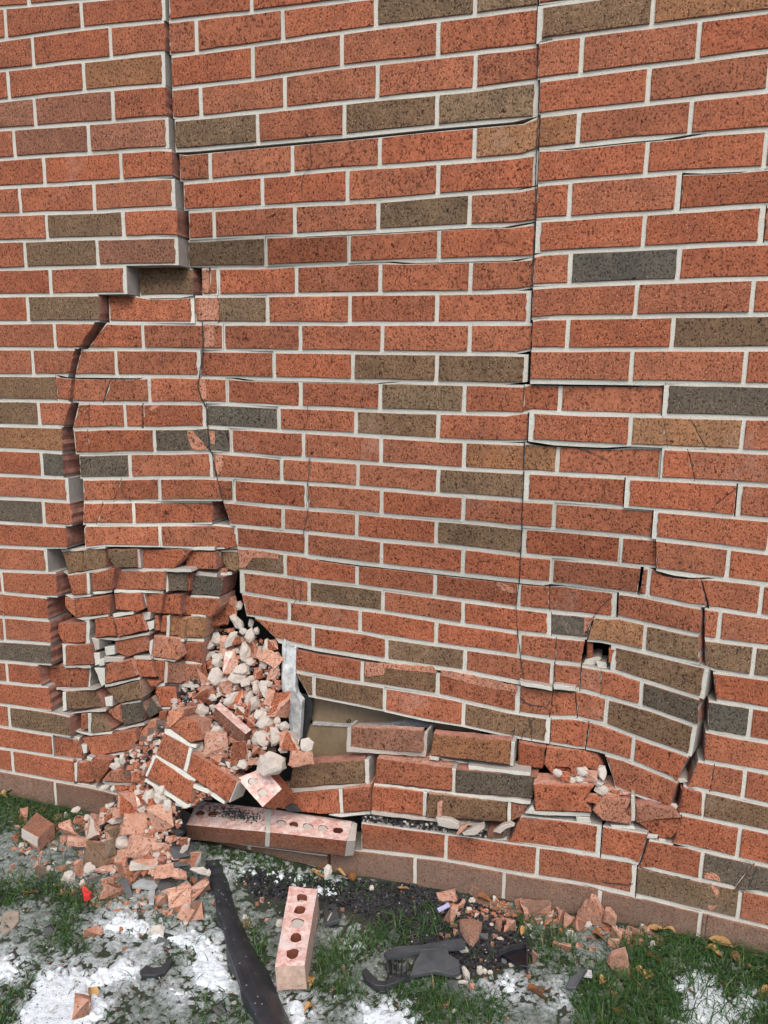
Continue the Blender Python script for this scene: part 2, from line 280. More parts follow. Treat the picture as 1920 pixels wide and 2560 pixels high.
# a course: boundary, brick tint, boundary ... ; number = mortar joint, c = bare crack, l / r = crack with mortar on its left / right piece
C = {
-1: ["-130 R 68 R 265 R c409"],
0: ["-180 R 12 R 202 R l413:423 R 627 R 880"],
1: ["-120 R 80 R 275 R c411:424 R 490 R 706 R 939 B 1188 B c1345:1350 R 1450 R 1760 R 2080"],
2: ["-170 R 19 R 208 T l413:430 R 631 R 854 R 1095 R r1341:1343 B 1633 T 1938"],
3: ["-100 M 85 M 281 R c415:432 R 501 R 711 R 943 R 1188 R c1344:1346 R 1454 R 1747 R 2050"],
4: ["-160 R 34 M 220 M l422:438 B 643 R 860 B 1092 B l1347:1349 R 1621 R 1925 R 2220"],
5: ["-85 R 109 R 301 R c430:450 R 524 R 730 R 949 R 1186 T c1347:1350 T 1446 R 1727 R 2020"],
6: ["-145 R 48 R 234 R l438:460 R 655 R 868 R 1095 R l1345:1347 R 1617 R 1914 R 2200"],
7: ["-85 R 115 B 307 R c442:473 R 534 R 736 R 945 B 1174 R c1341:1343 R 1424 R l1702:1705 R 1990"],
8: ["-130 R 61 B 242 M l446:472 B 663 R 871 R 1097 R r1336:1339 R 1610 R l1911:1914 R 2200"],
9: ["-75 R 125 R l317:349 B c482:487", "c506 P c522,524:527,524 R 545 R 740 R 950 R 1176 R c1333:1335 R 1425 G 1697 R 1990"],
10: ["-125 R 68 B c247:273 R l486:489 r c544:545 B 668 R 874 R 1092 R l1327:1331 R 1591 R 1882 R 2170"],
11: ["-65 R 135 R c237,196:262,214 R 356 R c506:508 R 558 R 750 R 955 R 1174 R c1328:1331 R 1419 R 1682 B 1990"],
12: ["-120 R 80 R c187,170:198,182 R 289 R l501,503:503,505 R 684 R 881 B 1091 B l1320:1327 R 1579 R 1863 R 2140"],
13: ["-45 B c140:142 r c180,171:184,182 R c277,257:281,260 R 372 R c491,504:492,505 R 567 R 751 R 950 B 1160 R c1308:1310 R 1400 R r1655:1658 G 1960"],
14: ["-100 B 96 R c177,158:192,176 R 311 R c356,354:359,360 R l515:518 G 696 R 889 B 1095 R r1319:1322 R 1576 T c1656,1668:1657,1669 T c1724,1763:1725,1765 T 1857 R 2130"],
15: ["-80 T c154,156:178,184 R c218,222:220,223 R 385 G c519,523:521,525 G 577 R 758 R 952 R 1160 T c1310:1312 T 1394 R 1653 R c1718,1736:1720,1738 R 1950"],
16: ["-95 R 103 G c157:194 G 324 R l530,534:532,536 R 703 R c771:772 R 894 R 1095 B r1308:1310 R r1559:1562 R r1838:1842 R 2140"],
17: ["-35 R l172:203 R c303,283:305,284 R 398 R c541,555:543,557 R 584 R l769,771:771,773 R 953 R 1158 R c1304:1306 R 1385 R r1629:1632 R 1925 R 2200"],
18: ["-90 G 108 R c175,180:204,202 R c256,240:258,242 R 333 R c530,530:558,577 R 707 R c770:771 R 891 R 1090 B r1303:1305 R 1551 R c1638,1640:1640,1641 R 1820 R 2100"],
19: ["-30 R c165:212 R 399 R 589 R 765 R 953 R 1157 R c1299:1301 R 1379 R c1602,1592:1610,1600 R 1621 R c1745,1762:1752,1774 R 1903 R 2180"],
20: ["-85 R l119", "c596 B 712 R 892 R 1087 R 1297 R c1371,1373:1373,1375 R l1543,1540:1548,1545 R c1752,1747:1762,1762 R 1799 R 2060"],
21: ["-190 R 3 R c142", "r600 R 772 B 957 R 1157 R l1378,1378:1380,1380 G c1483,1466:1487,1468 T 1611 B c1745,1748:1763,1764 B 1884 B 2150"],
22: ["-75 R c8:9 R c119", "c604,617 R 722 R 900 R 1090 R 1298 R c1388:1390 R c1462,1450", "r1528,1526 B l1772,1760:1783,1792 R 2050"],
23: ["-180 R 9 R c125", "c636,697 R 782 R 966 B 1162 R 1380 R c1384:1387 R c1452,1448:1455,1450 P c1502,1500:1503,1501 R 1604,1601 G c1748,1743:1772,1770 G 1875 R 2150"],
24: ["-70 G c127", "c739 R 905 B 1094 R l1300:1302 R c1383,1372:1386,1375 R c1436,1442:1438,1445 R 1518,1513 B l1743,1728:1764,1762 R 2080"],
25: ["-180 R 16 R c94,105", "c737,772 B 784 B 961 R 1158 B l1375:1377 R c1471,1462:1474,1465 R 1582 R c1722,1684:1746,1718 R c1786,1772:1788,1774 R 1860 R 2150"],
26: ["-60 R c121,128", "c1512,1538 R c1694,1670:1709,1698 R l1762:1763 B 2080"],
27: ["-170 R 22 B c175", "c1706,1682 R 1847 R 2180"],
28: ["-60 R 133 R c190,205", "c1304,1270 R l1502:1505 R c1618,1594:1624,1597 R 1754 G c1884,1830:1888,1835 G 2080"],
29: ["-160 R 30 R c184:186 R c225,232", "c904 R 1115 R 1343 R l1590:1593 B 1848 R 2180"],
30: ["-50 D 137 D c297,292", "c310 D 470 D 622 D c818:827 D 1037 D 1259 D 1498 D 1749 D 2020"],
}
XL = [(0, 415), (400, 442), (590, 456), (664, 460), (667, 325), (735, 325), (737, 258), (804, 255), (830, 235), (871, 200), (938, 183), (1003, 178), (1066, 168), (1130, 172), (1190, 190), (1310, 190), (1370, 150), (2400, 150)]
XR = {13: 1656, 14: 1320, 15: 1653, 16: 1560, 17: 1630, 18: 1639, 19: 1747, 20: 1757, 21: 1755, 22: 1778, 23: 1760, 24: 1754, 25: 1715, 26: 1698, 27: 1690, 28: 1610, 29: 1591, 30: 1592}
DL = [(0, .006), (300, .009), (500, .014), (590, .022), (670, .052), (1000, .068), (1300, .088), (1600, .110), (1750, .118), (1850, .07), (1980, .03), (2080, .0)]
def depth_of(u, v, reg):
    """how far the masonry has been pushed in (+) or out (-)"""
    if reg != 'M': return 0.0
    dl = itc(v, DL)
    if u > 590 or v < 690:
        t = min(max((u-430)/(1330-430), 0), 1)
        base = dl*(1-t) + .010*t
        b = min(max((v-1250)/250, 0), 1)             # lower down the right flank has swung round: in on the left, out on the right
        if b > 0:
            low = itc(u, [(560, dl), (1450, max(.05, dl*.42) if v < 2000 else .004), (1760, -.012)])
            base = base*(1-b) + low*b
        return base
    # crushed flank left of the hole
    a = itc(v, XL); t = min(max((u-a)/(590-a), 0), 1)
    e = itc(v, [(690, dl), (735, .036), (806, .012), (1000, .011), (1090, .013), (1160, .020), (1310, .018), (1360, .011)]); t = t**itc(v, [(1250, 1), (1380, 2.2)])
    tt = (590-430)/900; r = (dl*(1-tt)+.010*tt) if v < 1250 else dl
    return e + (r-e)*t
def interior(d): return max(.035, min(.090, .150-d))
MH = .0053                                           # half a joint
gaps = {5: (437, 1345, 4.5), 6: (1354, 1710, 3), 7: (1708, 1915, 2.5), 8: (735, 1290, 2), 9: (1000, 1330, 2), 13: [(150, 366, 3.5), (600, 960, 1.3), (1322, 1657, 4)], 15: (1322, 1560, 3.5),
        19: (1642, 1752, 6), 20: [(764, 1376, 3)], 24: [(690, 1300, 7), (1300, 1450, 5)], 10: (350, 480, 2), 26: (735, 1295, 0), 29: (1440, 1592, 2.5), 30: (1500, 1592, 3)}
def gap_at(k, u):
    g = gaps.get(k)
    if not g: return 0
    for a, b, w in (g if isinstance(g, list) else [g]):
        if a <= u <= b: return (1.6 if k == 5 else 1.15)*w*min(1, (u-a)/40+.3, (b-u)/40+.3)
    return 0
def num(s, top):
    p = s.split(','); return float(p[0] if top or len(p) == 1 else p[1])
def parse(s):
    tk = s.split(); out = []
    def bnd(t):
        if t[0] in 'clr':
            a, _, b = t[1:].partition(':'); b = b or a
            return ('x', a, b, t[0] == 'l', t[0] == 'r')
        return ('j', t, t, True, True)
    for i in range(0, len(tk)-2, 2): out.append((bnd(tk[i]), tk[i+1], bnd(tk[i+2])))
    return out
wall = empty('brick_wall', (.8, .05, 0))
tag(wall, 'red and brown brick wall cracked, pushed in and broken open by an impact', 'wall')
WOFF = Vector((.8, .05, 0))
MV, MF, MMI = [], [], []                                      # mortar, joined
def edge_x(bd, right_side, side, v, v0, v1):
    """x of a boundary at height v; side 'L' = left boundary of a piece"""
    key = bd[2] if side == 'L' else bd[1]
    if side == 'L' and bd[0] == 'x' and 715 < v < 1315 and 140 < float(key.split(',')[0]) < 270 and abs(float(bd[2].split(',')[0])-float(bd[1].split(',')[0])) > 8:
        key = ','.join(str(float(q)+6) for q in key.split(','))      # the open slit of the long crack
    if ',' in key:
        t = (v-v0)/(v1-v0); return num(key, True)*(1-t) + num(key, False)*t
    x = float(key); return x + lean(x, (v0+v1)/2)*(v-(v0+v1)/2)
def add_piece(k, lb, colr, rb, ncap=[0]):
    La, Lb = L[k], L[k+1]
    xl0, xr0 = num(lb[2], True), num(rb[1], True)
    xm = (xl0+xr0)/2
    vm = (itp(xm, La)+itp(xm, Lb))/2
    xa = itc(vm, XL); xb = XR.get(k, 1345 if vm < 700 else 1325)
    reg = 'L' if xm < xa and vm < 2100 else ('R' if xm > xb else 'M')
    if k >= 29 and xm > 830: reg = 'R'
    if k == 30: reg = 'R'
    pm = pxm(pt(xm, vm))/1; mh = MH*pm
    def top(u): return itp(min(max(u, xl0+1), xr0-1), La)
    def bot(u): return itp(min(max(u, xl0+1), xr0-1), Lb)
    def loop(inset, jit, rough):
        vl0, vl1 = top(xl0), bot(xl0); vr0, vr1 = top(xr0), bot(xr0)
        pts = []
        def xL(v): 
            x = edge_x(lb, 0, 'L', v, vl0, vl1); return x + (mh*.90 if (inset and lb[0] == 'j') else (mh*2 if inset and lb[4] else 0))
        def xR(v):
            x = edge_x(rb, 1, 'R', v, vr0, vr1); return x - (mh*.90 if (inset and rb[0] == 'j') else (mh*2 if inset and rb[3] else 0))
        nt_ = 5
        ga = lambda u: (mh + gap_at(k, u) if gap_at(k, u) else (mh if inset else 0)) + (.6 if gap_at(k, u) and inset else 0)
        gb = lambda u: (-mh if inset else (mh if gap_at(k+1, u) else 0))
        a, b = xL(vl0), xR(vr0)
        for i in range(nt_):
            u = a+(b-a)*i/(nt_-1); pts.append((u, top(u)+ga(u)))
        nr = 5 if (rb[0] == 'x') else 2
        for i in range(1, nr+1):
            v = vr0+(vr1-vr0)*i/(nr+1); pts.append((xR(v) + (random.uniform(-2.4, 2.4)*math.sin(math.pi*i/(nr+1)) if nr == 5 and jit else 0), v))
        a, b = xL(vl1), xR(vr1)
        for i in range(nt_):
            u = b+(a-b)*i/(nt_-1); pts.append((u, bot(u)+gb(u)))
        nl = 5 if (lb[0] == 'x') else 2
        for i in range(1, nl+1):
            v = vl1+(vl0-vl1)*i/(nl+1); pts.append((xL(v) + (random.uniform(-2.4, 2.4)*math.sin(math.pi*i/(nl+1)) if nl == 5 and jit else 0), v))
        if jit: pts = [(x+random.uniform(-jit, jit), y+random.uniform(-jit, jit)) for x, y in pts]
        return pts
    d0 = depth_of(xm, vm, reg)
    off = random.uniform(-.0008, .0008)
    h2, w2 = (itp(xm, Lb)-itp(xm, La))*.45, (xr0-xl0)*.45
    dl_, dr_, dt_, db_ = depth_of(xm-w2, vm, reg), depth_of(xm+w2, vm, reg), depth_of(xm, vm-h2, reg), depth_of(xm, vm+h2, reg)
    da, gb_, gc_ = (d0*2+dl_+dr_+dt_+db_)/6, (dr_-dl_)/(2*w2), (db_-dt_)/(2*h2)
    D_ = lambda u, v: da + gb_*(u-xm) + gc_*(v-vm)          # a brick stays rigid: one plane per piece
    fr = [pt(u, v, D_(u, v)+off) for u, v in loop(True, .75, 0)]
    if len(set((round(p.x, 4), round(p.z, 4)) for p in fr)) < 5: return
    sw = 0.0
    if reg == 'M' and k >= 19 and xm > 1500: sw = .030
    back = Vector((sw, interior(d0), 0))
    broken = (lb[0] == 'x' and not lb[4]) or (rb[0] == 'x' and not rb[3])
    v_, f_, mi = prism([p-WOFF for p in fr], back, .0014, side_mi=1)
    me = mesh('brick', v_, f_, mi)
    o = link('brick', me, [BR, RAWB_SHADE], wall, tint(colr))
    # mortar bed of this cell
    cell = loop(False, 0, 0); b0 = len(MV); n = len(cell)
    w = [pt(u, v, D_(u, v)+.0036) for u, v in cell]
    for p in w: MV.append(p-WOFF)
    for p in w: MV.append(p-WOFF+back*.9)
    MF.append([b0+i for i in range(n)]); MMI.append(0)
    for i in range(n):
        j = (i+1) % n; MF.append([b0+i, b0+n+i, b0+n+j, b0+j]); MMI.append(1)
for k, rows in C.items():
    for s in rows:
        for lb, colr, rb in parse(s): add_piece(k, lb, colr, rb)
tag(link('mortar', mesh('mortar', MV, MF, MMI), [MO, RAWM_SHADE], wall), kind='stuff')

# wall beyond the survey: same coursing, joined, so that the wall goes on from other viewpoints
def brick_box(VS, FS, x0, x1, z0, z1, y0=0.0, dp=.09):
    b = len(VS)
    for y, e in ((y0, .001), (y0+.0015, 0), (y0+dp, 0)):
        VS += [(x0+e, y, z0+e), (x1-e, y, z0+e), (x1-e, y, z1-e), (x0+e, y, z1-e)]
    FS.append((b, b+1, b+2, b+3))
    for q in (0, 4):
        for i in range(4):
            j = (i+1) % 4; FS.append((b+q+i, b+q+4+i, b+q+4+j, b+q+j))
EV, EF, EM, EMF = [], [], [], []
for k in range(-12, 31):
    z1 = GZ - k*.06773 - .0048; z0 = z1 - .058
    xs_left = pt(0, 0).x
    for s in (-1, 1):
        if s < 0:
            lim = min(pt(float(parse(C[k][0])[0][0][2].split(',')[0]), itp(0, L[k])+30).x if k in C else -9, 9) if k in C else None
        x = -1.3 + (k % 2)*.125
        while x < 3.0:
            xa, xb = x+.0048, x+.2032-.0048; ok = True
            u0, v0 = uv((xa, 0, (z0+z1)/2)); u1, v1 = uv((xb, 0, (z0+z1)/2))
            if k >= -1 and k in C:
                lo = float(parse(C[k][0])[0][0][2].split(',')[0]); hi = float(parse(C[k][-1])[-1][2][1].split(',')[0])
                if s < 0: ok = u0 < lo-2; xb = min(xb, pt(lo, v1).x-.0048)
                else: ok = u1 > hi+2; xa = max(xa, pt(hi, v0).x+.0048)
            elif s > 0: ok = False
            if ok and xb-xa > .02: brick_box(EV, EF, xa-WOFF.x, xb-WOFF.x, z0, z1, -WOFF.y)
            x += .2032
if EV:
    tag(link('outer_bricks', mesh('outer_bricks', EV, EF), [BR], wall, (*TINT['R'], 1)), kind='stuff')
def quad_slab(name, parts, y, th, mat, parent=None):
    v_, f_ = [], []
    for x0, x1, z0, z1 in parts:
        b = len(v_)
        for yy in (y, y+th): v_ += [(x0, yy, z0), (x1, yy, z0), (x1, yy, z1), (x0, yy, z1)]
        f_ += [(b, b+1, b+2, b+3), (b+4, b+7, b+6, b+5)] + [(b+i, b+4+i, b+4+(i+1) % 4, b+(i+1) % 4) for i in range(4)]
    return link(name, mesh(name, v_, f_), [mat], parent)
xl_, xr_ = pt(-40, 1280).x, pt(2060, 1280).x
tag(quad_slab('outer_mortar', [(-1.3-.8, xl_-.03-.8, 0, 3.0), (xr_+.12-.8, 3.0-.8, 0, 3.0), (xl_-.03-.8, xr_+.12-.8, GZ+.115, 3.0)], .0045-.05, .08, MO, wall), kind='stuff')
tag(quad_slab('dark_backing', [(-1.4, 3.1, -.1, 3.0)], .30, .1, DARK), 'added near-black backing sheet that stops light inside the wall cavity', kind='structure')  # added dark sheet: blocks light leaks, keeps the view through cracks black
# ------------------------------------------------------------------ broken pieces still hanging in the wall (parts of the wall)
TILE = {'A': (0, 1320), 'B': (480, 1320), 'Q': (960, 1320), 'S': (1440, 1320), 'C': (0, 1700), 'D': (480, 1700), 'E': (960, 1700), 'G': (1440, 1700),
        'H': (0, 2060), 'I': (480, 2060), 'J': (960, 2060), 'K': (1440, 2060)}
def px(t, x, y):
    a, b = TILE[t]; return a+x/3.456, b+y/3.456
def rough(pts, step=16, j=1.3):
    out = []
    for (x0, y0), (x1, y1) in zip(pts, pts[1:]+pts[:1]):
        n = max(1, int(math.hypot(x1-x0, y1-y0)/step))
        for i in range(n):
            t = i/n; q = j if i else j*.4
            out.append((x0+(x1-x0)*t+random.uniform(-q, q), y0+(y1-y0)*t+random.uniform(-q, q)))
    return out
def crush(u, v):
    if u > 650: return depth_of(u, v, 'M')
    return depth_of(u, v, 'M') + .004
def frag(t, c, *xy, y=None, tilt=1.0, th=None):
    pts = [px(t, xy[i], xy[i+1]) for i in range(0, len(xy), 2)]
    uc = sum(p[0] for p in pts)/len(pts); vc = sum(p[1] for p in pts)/len(pts)
    d = crush(uc, vc) if y is None else y
    W_ = c == 'W'
    if not W_: d += random.uniform(-.004, .006)*tilt
    a, b = random.uniform(-1, 1)*.00016*tilt, random.uniform(-1, 1)*.00016*tilt
    fr = [pt(u, v, d+a*(u-uc)+b*(v-vc)+(.0035 if W_ else 0))-WOFF for u, v in rough(pts)]
    k = th or (.05 if W_ else max(.04, min(.085, .165-d)))
    bk = Vector((random.uniform(-.006, .006), k, random.uniform(-.004, .004)))
    v_, f_, mi = prism(fr, bk, .0012 if W_ else .0022, side_mi=1, cap=True)
    nm = 'mortar_fragment' if W_ else 'brick_fragment'
    return link(nm, mesh(nm, v_, f_, mi), [MW if W_ and random.random() < .25 else MO, RAWM_SHADE] if W_ else [BR, CO if random.random() < .5 else RAWB_SHADE], wall, None if W_ else tint(c))
F_ = frag
# row under the left ledge
F_('A', 'B', 535, 210, 712, 196, 715, 372, 590, 398); F_('A', 'B', 718, 195, 905, 178, 920, 350, 718, 372)
F_('A', 'W', 522, 188, 900, 150, 906, 176, 535, 208); F_('A', 'W', 540, 377, 590, 400, 925, 352, 932, 374, 590, 412)
F_('A', 'B', 922, 188, 1165, 185, 1180, 342, 1000, 350, 935, 260); F_('A', 'W', 1168, 185, 1202, 188, 1217, 347, 1183, 345); F_('A', 'W', 1000, 352, 1640, 357, 1655, 382, 1000, 370)
F_('A', 'R', 1205, 190, 1560, 190, 1608, 240, 1495, 350, 1217, 350); F_('A', 'R', 1570, 192, 1659, 190, 1612, 236); F_('A', 'R', 1615, 248, 1660, 200, 1862, 205, 1862, 358, 1600, 358)
F_('B', 'W', 205, 208, 243, 212, 243, 330, 205, 358); F_('B', 'B', 262, 208, 392, 208, 408, 350, 370, 378, 300, 352, 268, 300); F_('B', 'W', -240, 165, 195, 165, 195, 195, -240, 192); F_('B', 'W', 215, 190, 395, 190, 395, 208, 250, 210)
F_('B', 'W', 45, 370, 215, 395, 210, 425, 20, 408); F_('B', 'W', 215, 385, 340, 380, 345, 405, 240, 415); F_('B', 'P', 210, 350, 320, 350, 300, 385, 230, 380)
# next row down
F_('A', 'R', 582, 412, 735, 397, 740, 570, 618, 580); F_('A', 'W', 738, 392, 770, 387, 776, 572, 744, 574); F_('A', 'R', 780, 392, 990, 347, 965, 530, 800, 552); F_('A', 'W', 795, 556, 965, 533, 965, 556, 812, 576)
F_('A', 'W', 560, 580, 780, 577, 785, 592, 622, 612); F_('A', 'R', 1002, 377, 1410, 380, 1405, 538, 985, 530); F_('A', 'W', 985, 535, 1410, 543, 1405, 565, 985, 560)
F_('A', 'W', 1415, 405, 1443, 392, 1455, 545, 1435, 560); F_('A', 'G', 1452, 390, 1615, 390, 1612, 545, 1458, 550); F_('A', 'R', 1622, 400, 1650, 395, 1640, 540, 1625, 550)
F_('B', 'G', -5, 412, 278, 425, 240, 590, -10, 572); F_('B', 'W', -15, 578, 236, 593, 236, 614, -15, 600)
# third
F_('A', 'R', 557, 600, 640, 620, 655, 775, 590, 720, 560, 670); F_('A', 'R', 645, 615, 945, 582, 945, 740, 660, 775); F_('A', 'R', 985, 565, 1212, 568, 1238, 700, 1190, 725, 1000, 705)
F_('A', 'W', 1216, 570, 1247, 570, 1266, 690, 1245, 690); F_('A', 'R', 1256, 570, 1415, 568, 1385, 740, 1275, 730); F_('A', 'R', 1430, 582, 1560, 580, 1555, 748, 1397, 740)
F_('B', 'R', -88, 592, 228, 615, 230, 690, 165, 772, -92, 748); F_('B', 'W', -10, 747, 112, 755, 116, 775, -10, 766); F_('A', 'W', 660, 780, 930, 745, 935, 765, 720, 800)
F_('A', 'W', 970, 740, 1150, 720, 1150, 745, 975, 775)
# fourth
F_('A', 'R', 500, 828, 730, 815, 730, 990, 540, 995, 497, 900); F_('A', 'W', 734, 800, 770, 792, 774, 1000, 736, 1004, th=.09); F_('A', 'R', 815, 787, 965, 767, 1000, 935, 820, 950)
F_('A', 'R', 978, 790, 1215, 745, 1260, 888, 1012, 948, 1000, 850); F_('A', 'W', 820, 950, 1010, 952, 1285, 905, 1290, 925, 1000, 975, 905, 965); F_('A', 'W', 1225, 730, 1300, 728, 1292, 790, 1240, 800)
F_('A', 'W', 1268, 812, 1330, 800, 1330, 868, 1290, 890); F_('A', 'R', 1335, 757, 1370, 755, 1375, 888, 1332, 888); F_('A', 'R', 1400, 760, 1436, 756, 1434, 900, 1385, 900); F_('A', 'W', 1440, 762, 1465, 752, 1460, 940, 1436, 945)
F_('A', 'T', 1467, 767, 1535, 767, 1533, 930, 1462, 934); F_('A', 'T', 1541, 780, 1610, 785, 1592, 968, 1536, 952); F_('B', 'T', -45, 772, 127, 777, 100, 953, -52, 945); F_('B', 'W', -215, 940, -70, 965, -70, 985, -210, 960); F_('B', 'W', -52, 950, 102, 957, 100, 980, -52, 975)
F_('A', 'W', 530, 1000, 775, 1005, 780, 1015, 545, 1022)
# fifth
F_('A', 'R', 570, 1017, 780, 1012, 795, 1180, 570, 1187); F_('A', 'W', 540, 1012, 568, 1017, 568, 1188, 545, 1180); F_('A', 'W', 545, 1190, 770, 1187, 782, 1210, 560, 1208)
F_('A', 'W', 790, 950, 850, 962, 858, 1050, 820, 1060); F_('A', 'W', 802, 1080, 862, 1080, 862, 1180, 822, 1190); F_('A', 'W', 900, 1030, 985, 1020, 990, 1092, 915, 1105); F_('A', 'R', 860, 962, 910, 965, 897, 1090, 862, 1088, y=.07)
F_('A', 'R', 990, 985, 1285, 917, 1282, 1060, 1190, 1085, 1100, 1117, 1012, 1080); F_('A', 'W', 900, 1112, 1070, 1120, 1060, 1160, 905, 1162); F_('A', 'W', 850, 1140, 905, 1120, 900, 1190, 855, 1195)
F_('A', 'P', 1330, 932, 1545, 960, 1575, 1110, 1540, 1140, 1305, 1115); F_('A', 'W', 1290, 980, 1322, 960, 1303, 1110, 1285, 1060); F_('B', 'R', -97, 987, 90, 990, 86, 1168, -62, 1150); F_('A', 'W', 1305, 1118, 1530, 1142, 1510, 1158, 1310, 1132); F_('B', 'W', -60, 1152, 85, 1172, 85, 1185, -62, 1166)
# sixth
F_('A', 'R', 370, 1217, 750, 1207, 755, 1370, 392, 1375, y=.03); F_('A', 'W', 756, 1205, 782, 1212, 780, 1378, 757, 1372, y=.03); F_('A', 'P', 370, 1200, 540, 1180, 560, 1205, 372, 1216, y=.04); F_('A', 'W', 390, 1380, 755, 1372, 760, 1392, 395, 1400, y=.03)
F_('A', 'W', 812, 1210, 905, 1215, 905, 1352, 880, 1372); F_('A', 'R', 912, 1182, 1128, 1137, 1175, 1278, 907, 1350); F_('A', 'R', 1133, 1132, 1305, 1140, 1343, 1292, 1200, 1290); F_('A', 'W', 1150, 1105, 1290, 1110, 1300, 1140, 1160, 1135)
F_('A', 'R', 1332, 1152, 1420, 1155, 1410, 1328, 1372, 1310); F_('A', 'W', 1422, 1150, 1447, 1162, 1440, 1340, 1412, 1348); F_('A', 'M', 1450, 1167, 1550, 1172, 1548, 1345, 1443, 1338); F_('B', 'P', -105, 1172, 80, 1187, 62, 1348, -108, 1348)
F_('A', 'W', 905, 1356, 1200, 1292, 1207, 1310, 905, 1376); F_('A', 'W', 1425, 1345, 1720, 1362, 1720, 1380, 1425, 1366)
# seventh
F_('C', 'B', 572, 102, 825, 97, 912, 235, 577, 260); F_('C', 'W', 540, 102, 570, 106, 574, 264, 542, 270); F_('C', 'W', 500, 78, 755, 72, 820, 85, 565, 100); F_('C', 'W', 455, 277, 600, 285, 915, 245, 915, 272, 600, 292)
F_('C', 'R', 468, 82, 495, 80, 500, 180, 480, 230, y=.06); F_('C', 'B', 917, 82, 1200, 12, 1215, 165, 1022, 205); F_('C', 'R', 1262, 2, 1400, 10, 1340, 58, 1300, 60); F_('C', 'R', 1345, 67, 1510, 62, 1530, 170, 1480, 228, 1392, 230, 1340, 110)
F_('C', 'W', 1340, 30, 1420, 28, 1420, 55, 1346, 64); F_('C', 'W', 1380, 235, 1490, 230, 1490, 250, 1402, 258); F_('C', 'W', 902, 150, 970, 140, 972, 230, 915, 230); F_('C', 'R', 1525, 180, 1570, 160, 1560, 210, 1530, 215)
F_('C', 'R', 1585, 215, 1659, 110, 1720, 140, 1700, 225); F_('C', 'W', 1510, 228, 1700, 228, 1700, 252, 1515, 248)
# eighth
F_('C', 'W', 640, 312, 690, 310, 690, 420, 645, 425, y=.06); F_('C', 'R', 697, 292, 750, 290, 755, 430, 697, 430); F_('C', 'W', 757, 290, 786, 287, 785, 460, 766, 463); F_('C', 'B', 790, 287, 890, 287, 925, 350, 970, 420, 958, 442, 787, 463)
F_('C', 'W', 640, 430, 770, 465, 970, 447, 965, 465, 780, 485, 645, 445); F_('C', 'P', 927, 270, 1040, 217, 1050, 368, 985, 330); F_('C', 'G', 1047, 217, 1225, 197, 1255, 270, 1240, 355, 1066, 398); F_('C', 'W', 1040, 205, 1210, 172, 1215, 192, 1050, 216)
F_('C', 'W', 985, 435, 1238, 372, 1245, 393, 1060, 430); F_('C', 'G', 1257, 270, 1310, 150, 1378, 240, 1368, 288, 1290, 328); F_('C', 'R', 1372, 280, 1450, 265, 1420, 358, 1370, 338); F_('C', 'R', 965, 350, 1050, 400, 1040, 420, 975, 420, y=.06)
# ninth and tenth
F_('C', 'W', 622, 480, 690, 500, 672, 540, 632, 522); F_('C', 'W', 702, 562, 750, 560, 750, 630, 722, 640); F_('C', 'R', 707, 505, 935, 470, 1160, 432, 1180, 530, 1140, 600, 800, 665, 765, 600); F_('C', 'W', 802, 667, 1100, 617, 1108, 640, 850, 677)
F_('C', 'P', 1220, 440, 1290, 352, 1412, 380, 1378, 500, 1335, 588, 1192, 548); F_('C', 'W', 1190, 560, 1335, 590, 1330, 610, 1195, 592); F_('C', 'P', 1172, 470, 1235, 390, 1200, 520, 1160, 540); F_('C', 'R', 1145, 540, 1185, 530, 1190, 590, 1150, 600)
F_('C', 'P', 1090, 622, 1280, 620, 1262, 790, 1130, 780, 1087, 690, y=.0); F_('C', 'R', 777, 712, 820, 672, 965, 690, 950, 750, 852, 890, 830, 890, y=.0); F_('C', 'R', 672, 722, 765, 705, 792, 880, 770, 890, 670, 885, y=.0)
F_('C', 'P', 882, 868, 940, 800, 1040, 767, 1168, 870, 1140, 898, y=-.01); F_('C', 'W', 882, 880, 1150, 900, 1100, 918, 912, 908, y=-.01); F_('C', 'D', 497, 892, 1005, 985, 1030, 1015, 1010, 1105, 880, 1122, 490, 1062, y=.004)
F_('C', 'W', 640, 720, 664, 712, 662, 880, 640, 880, y=.0); F_('C', 'W', 665, 890, 830, 912, 830, 935, 668, 905, y=.004); F_('C', 'W', 750, 660, 800, 680, 785, 705, 750, 690, y=.0)
# the gap beside the hole, upper end
F_('B', 'R', 232, 1095, 262, 1100, 285, 1190, 262, 1270, 240, 1270) if False else None
F_('B', 'R', 185, -8+80, 355, 60, 385, 160, 300, 185, 200, 165)
F_('B', 'W', 180, 40, 250, 10, 355, 10, 355, 50, 190, 66)
# middle: displaced courses above the fallen slab
F_('D', 'M', 1374, 412, 1659, 420, 1990, 440, 1985, 628, 1659, 610, 1366, 580, y=.03, tilt=.3, th=.022); F_('D', 'W', 1340, 415, 1372, 412, 1364, 582, 1985, 632, 2015, 445, 2035, 450, 2020, 665, 1659, 640, 1332, 622, y=.032)
F_('E', 'T', 428, 465, 1100, 533, 1085, 735, 402, 650, y=.03, tilt=.3, th=.022); F_('E', 'W', 1102, 533, 1130, 540, 1115, 748, 1085, 738, y=.03, th=.08); F_('E', 'W', 390, 658, 475, 668, 470, 697, 390, 688, y=.03); F_('E', 'W', 480, 672, 730, 715, 730, 745, 560, 735, y=.05)
F_('E', 'R', 1162, 536, 1400, 582, 1382, 640, 1388, 700, 1372, 768, 1155, 738); F_('E', 'R', 1405, 582, 1659, 606, 1840, 640, 1885, 720, 1915, 810, 1790, 765, 1659, 800, 1590, 760, 1470, 750, 1450, 820, 1385, 730)
F_('E', 'R', 1465, 752, 1640, 770, 1592, 835, 1457, 828)
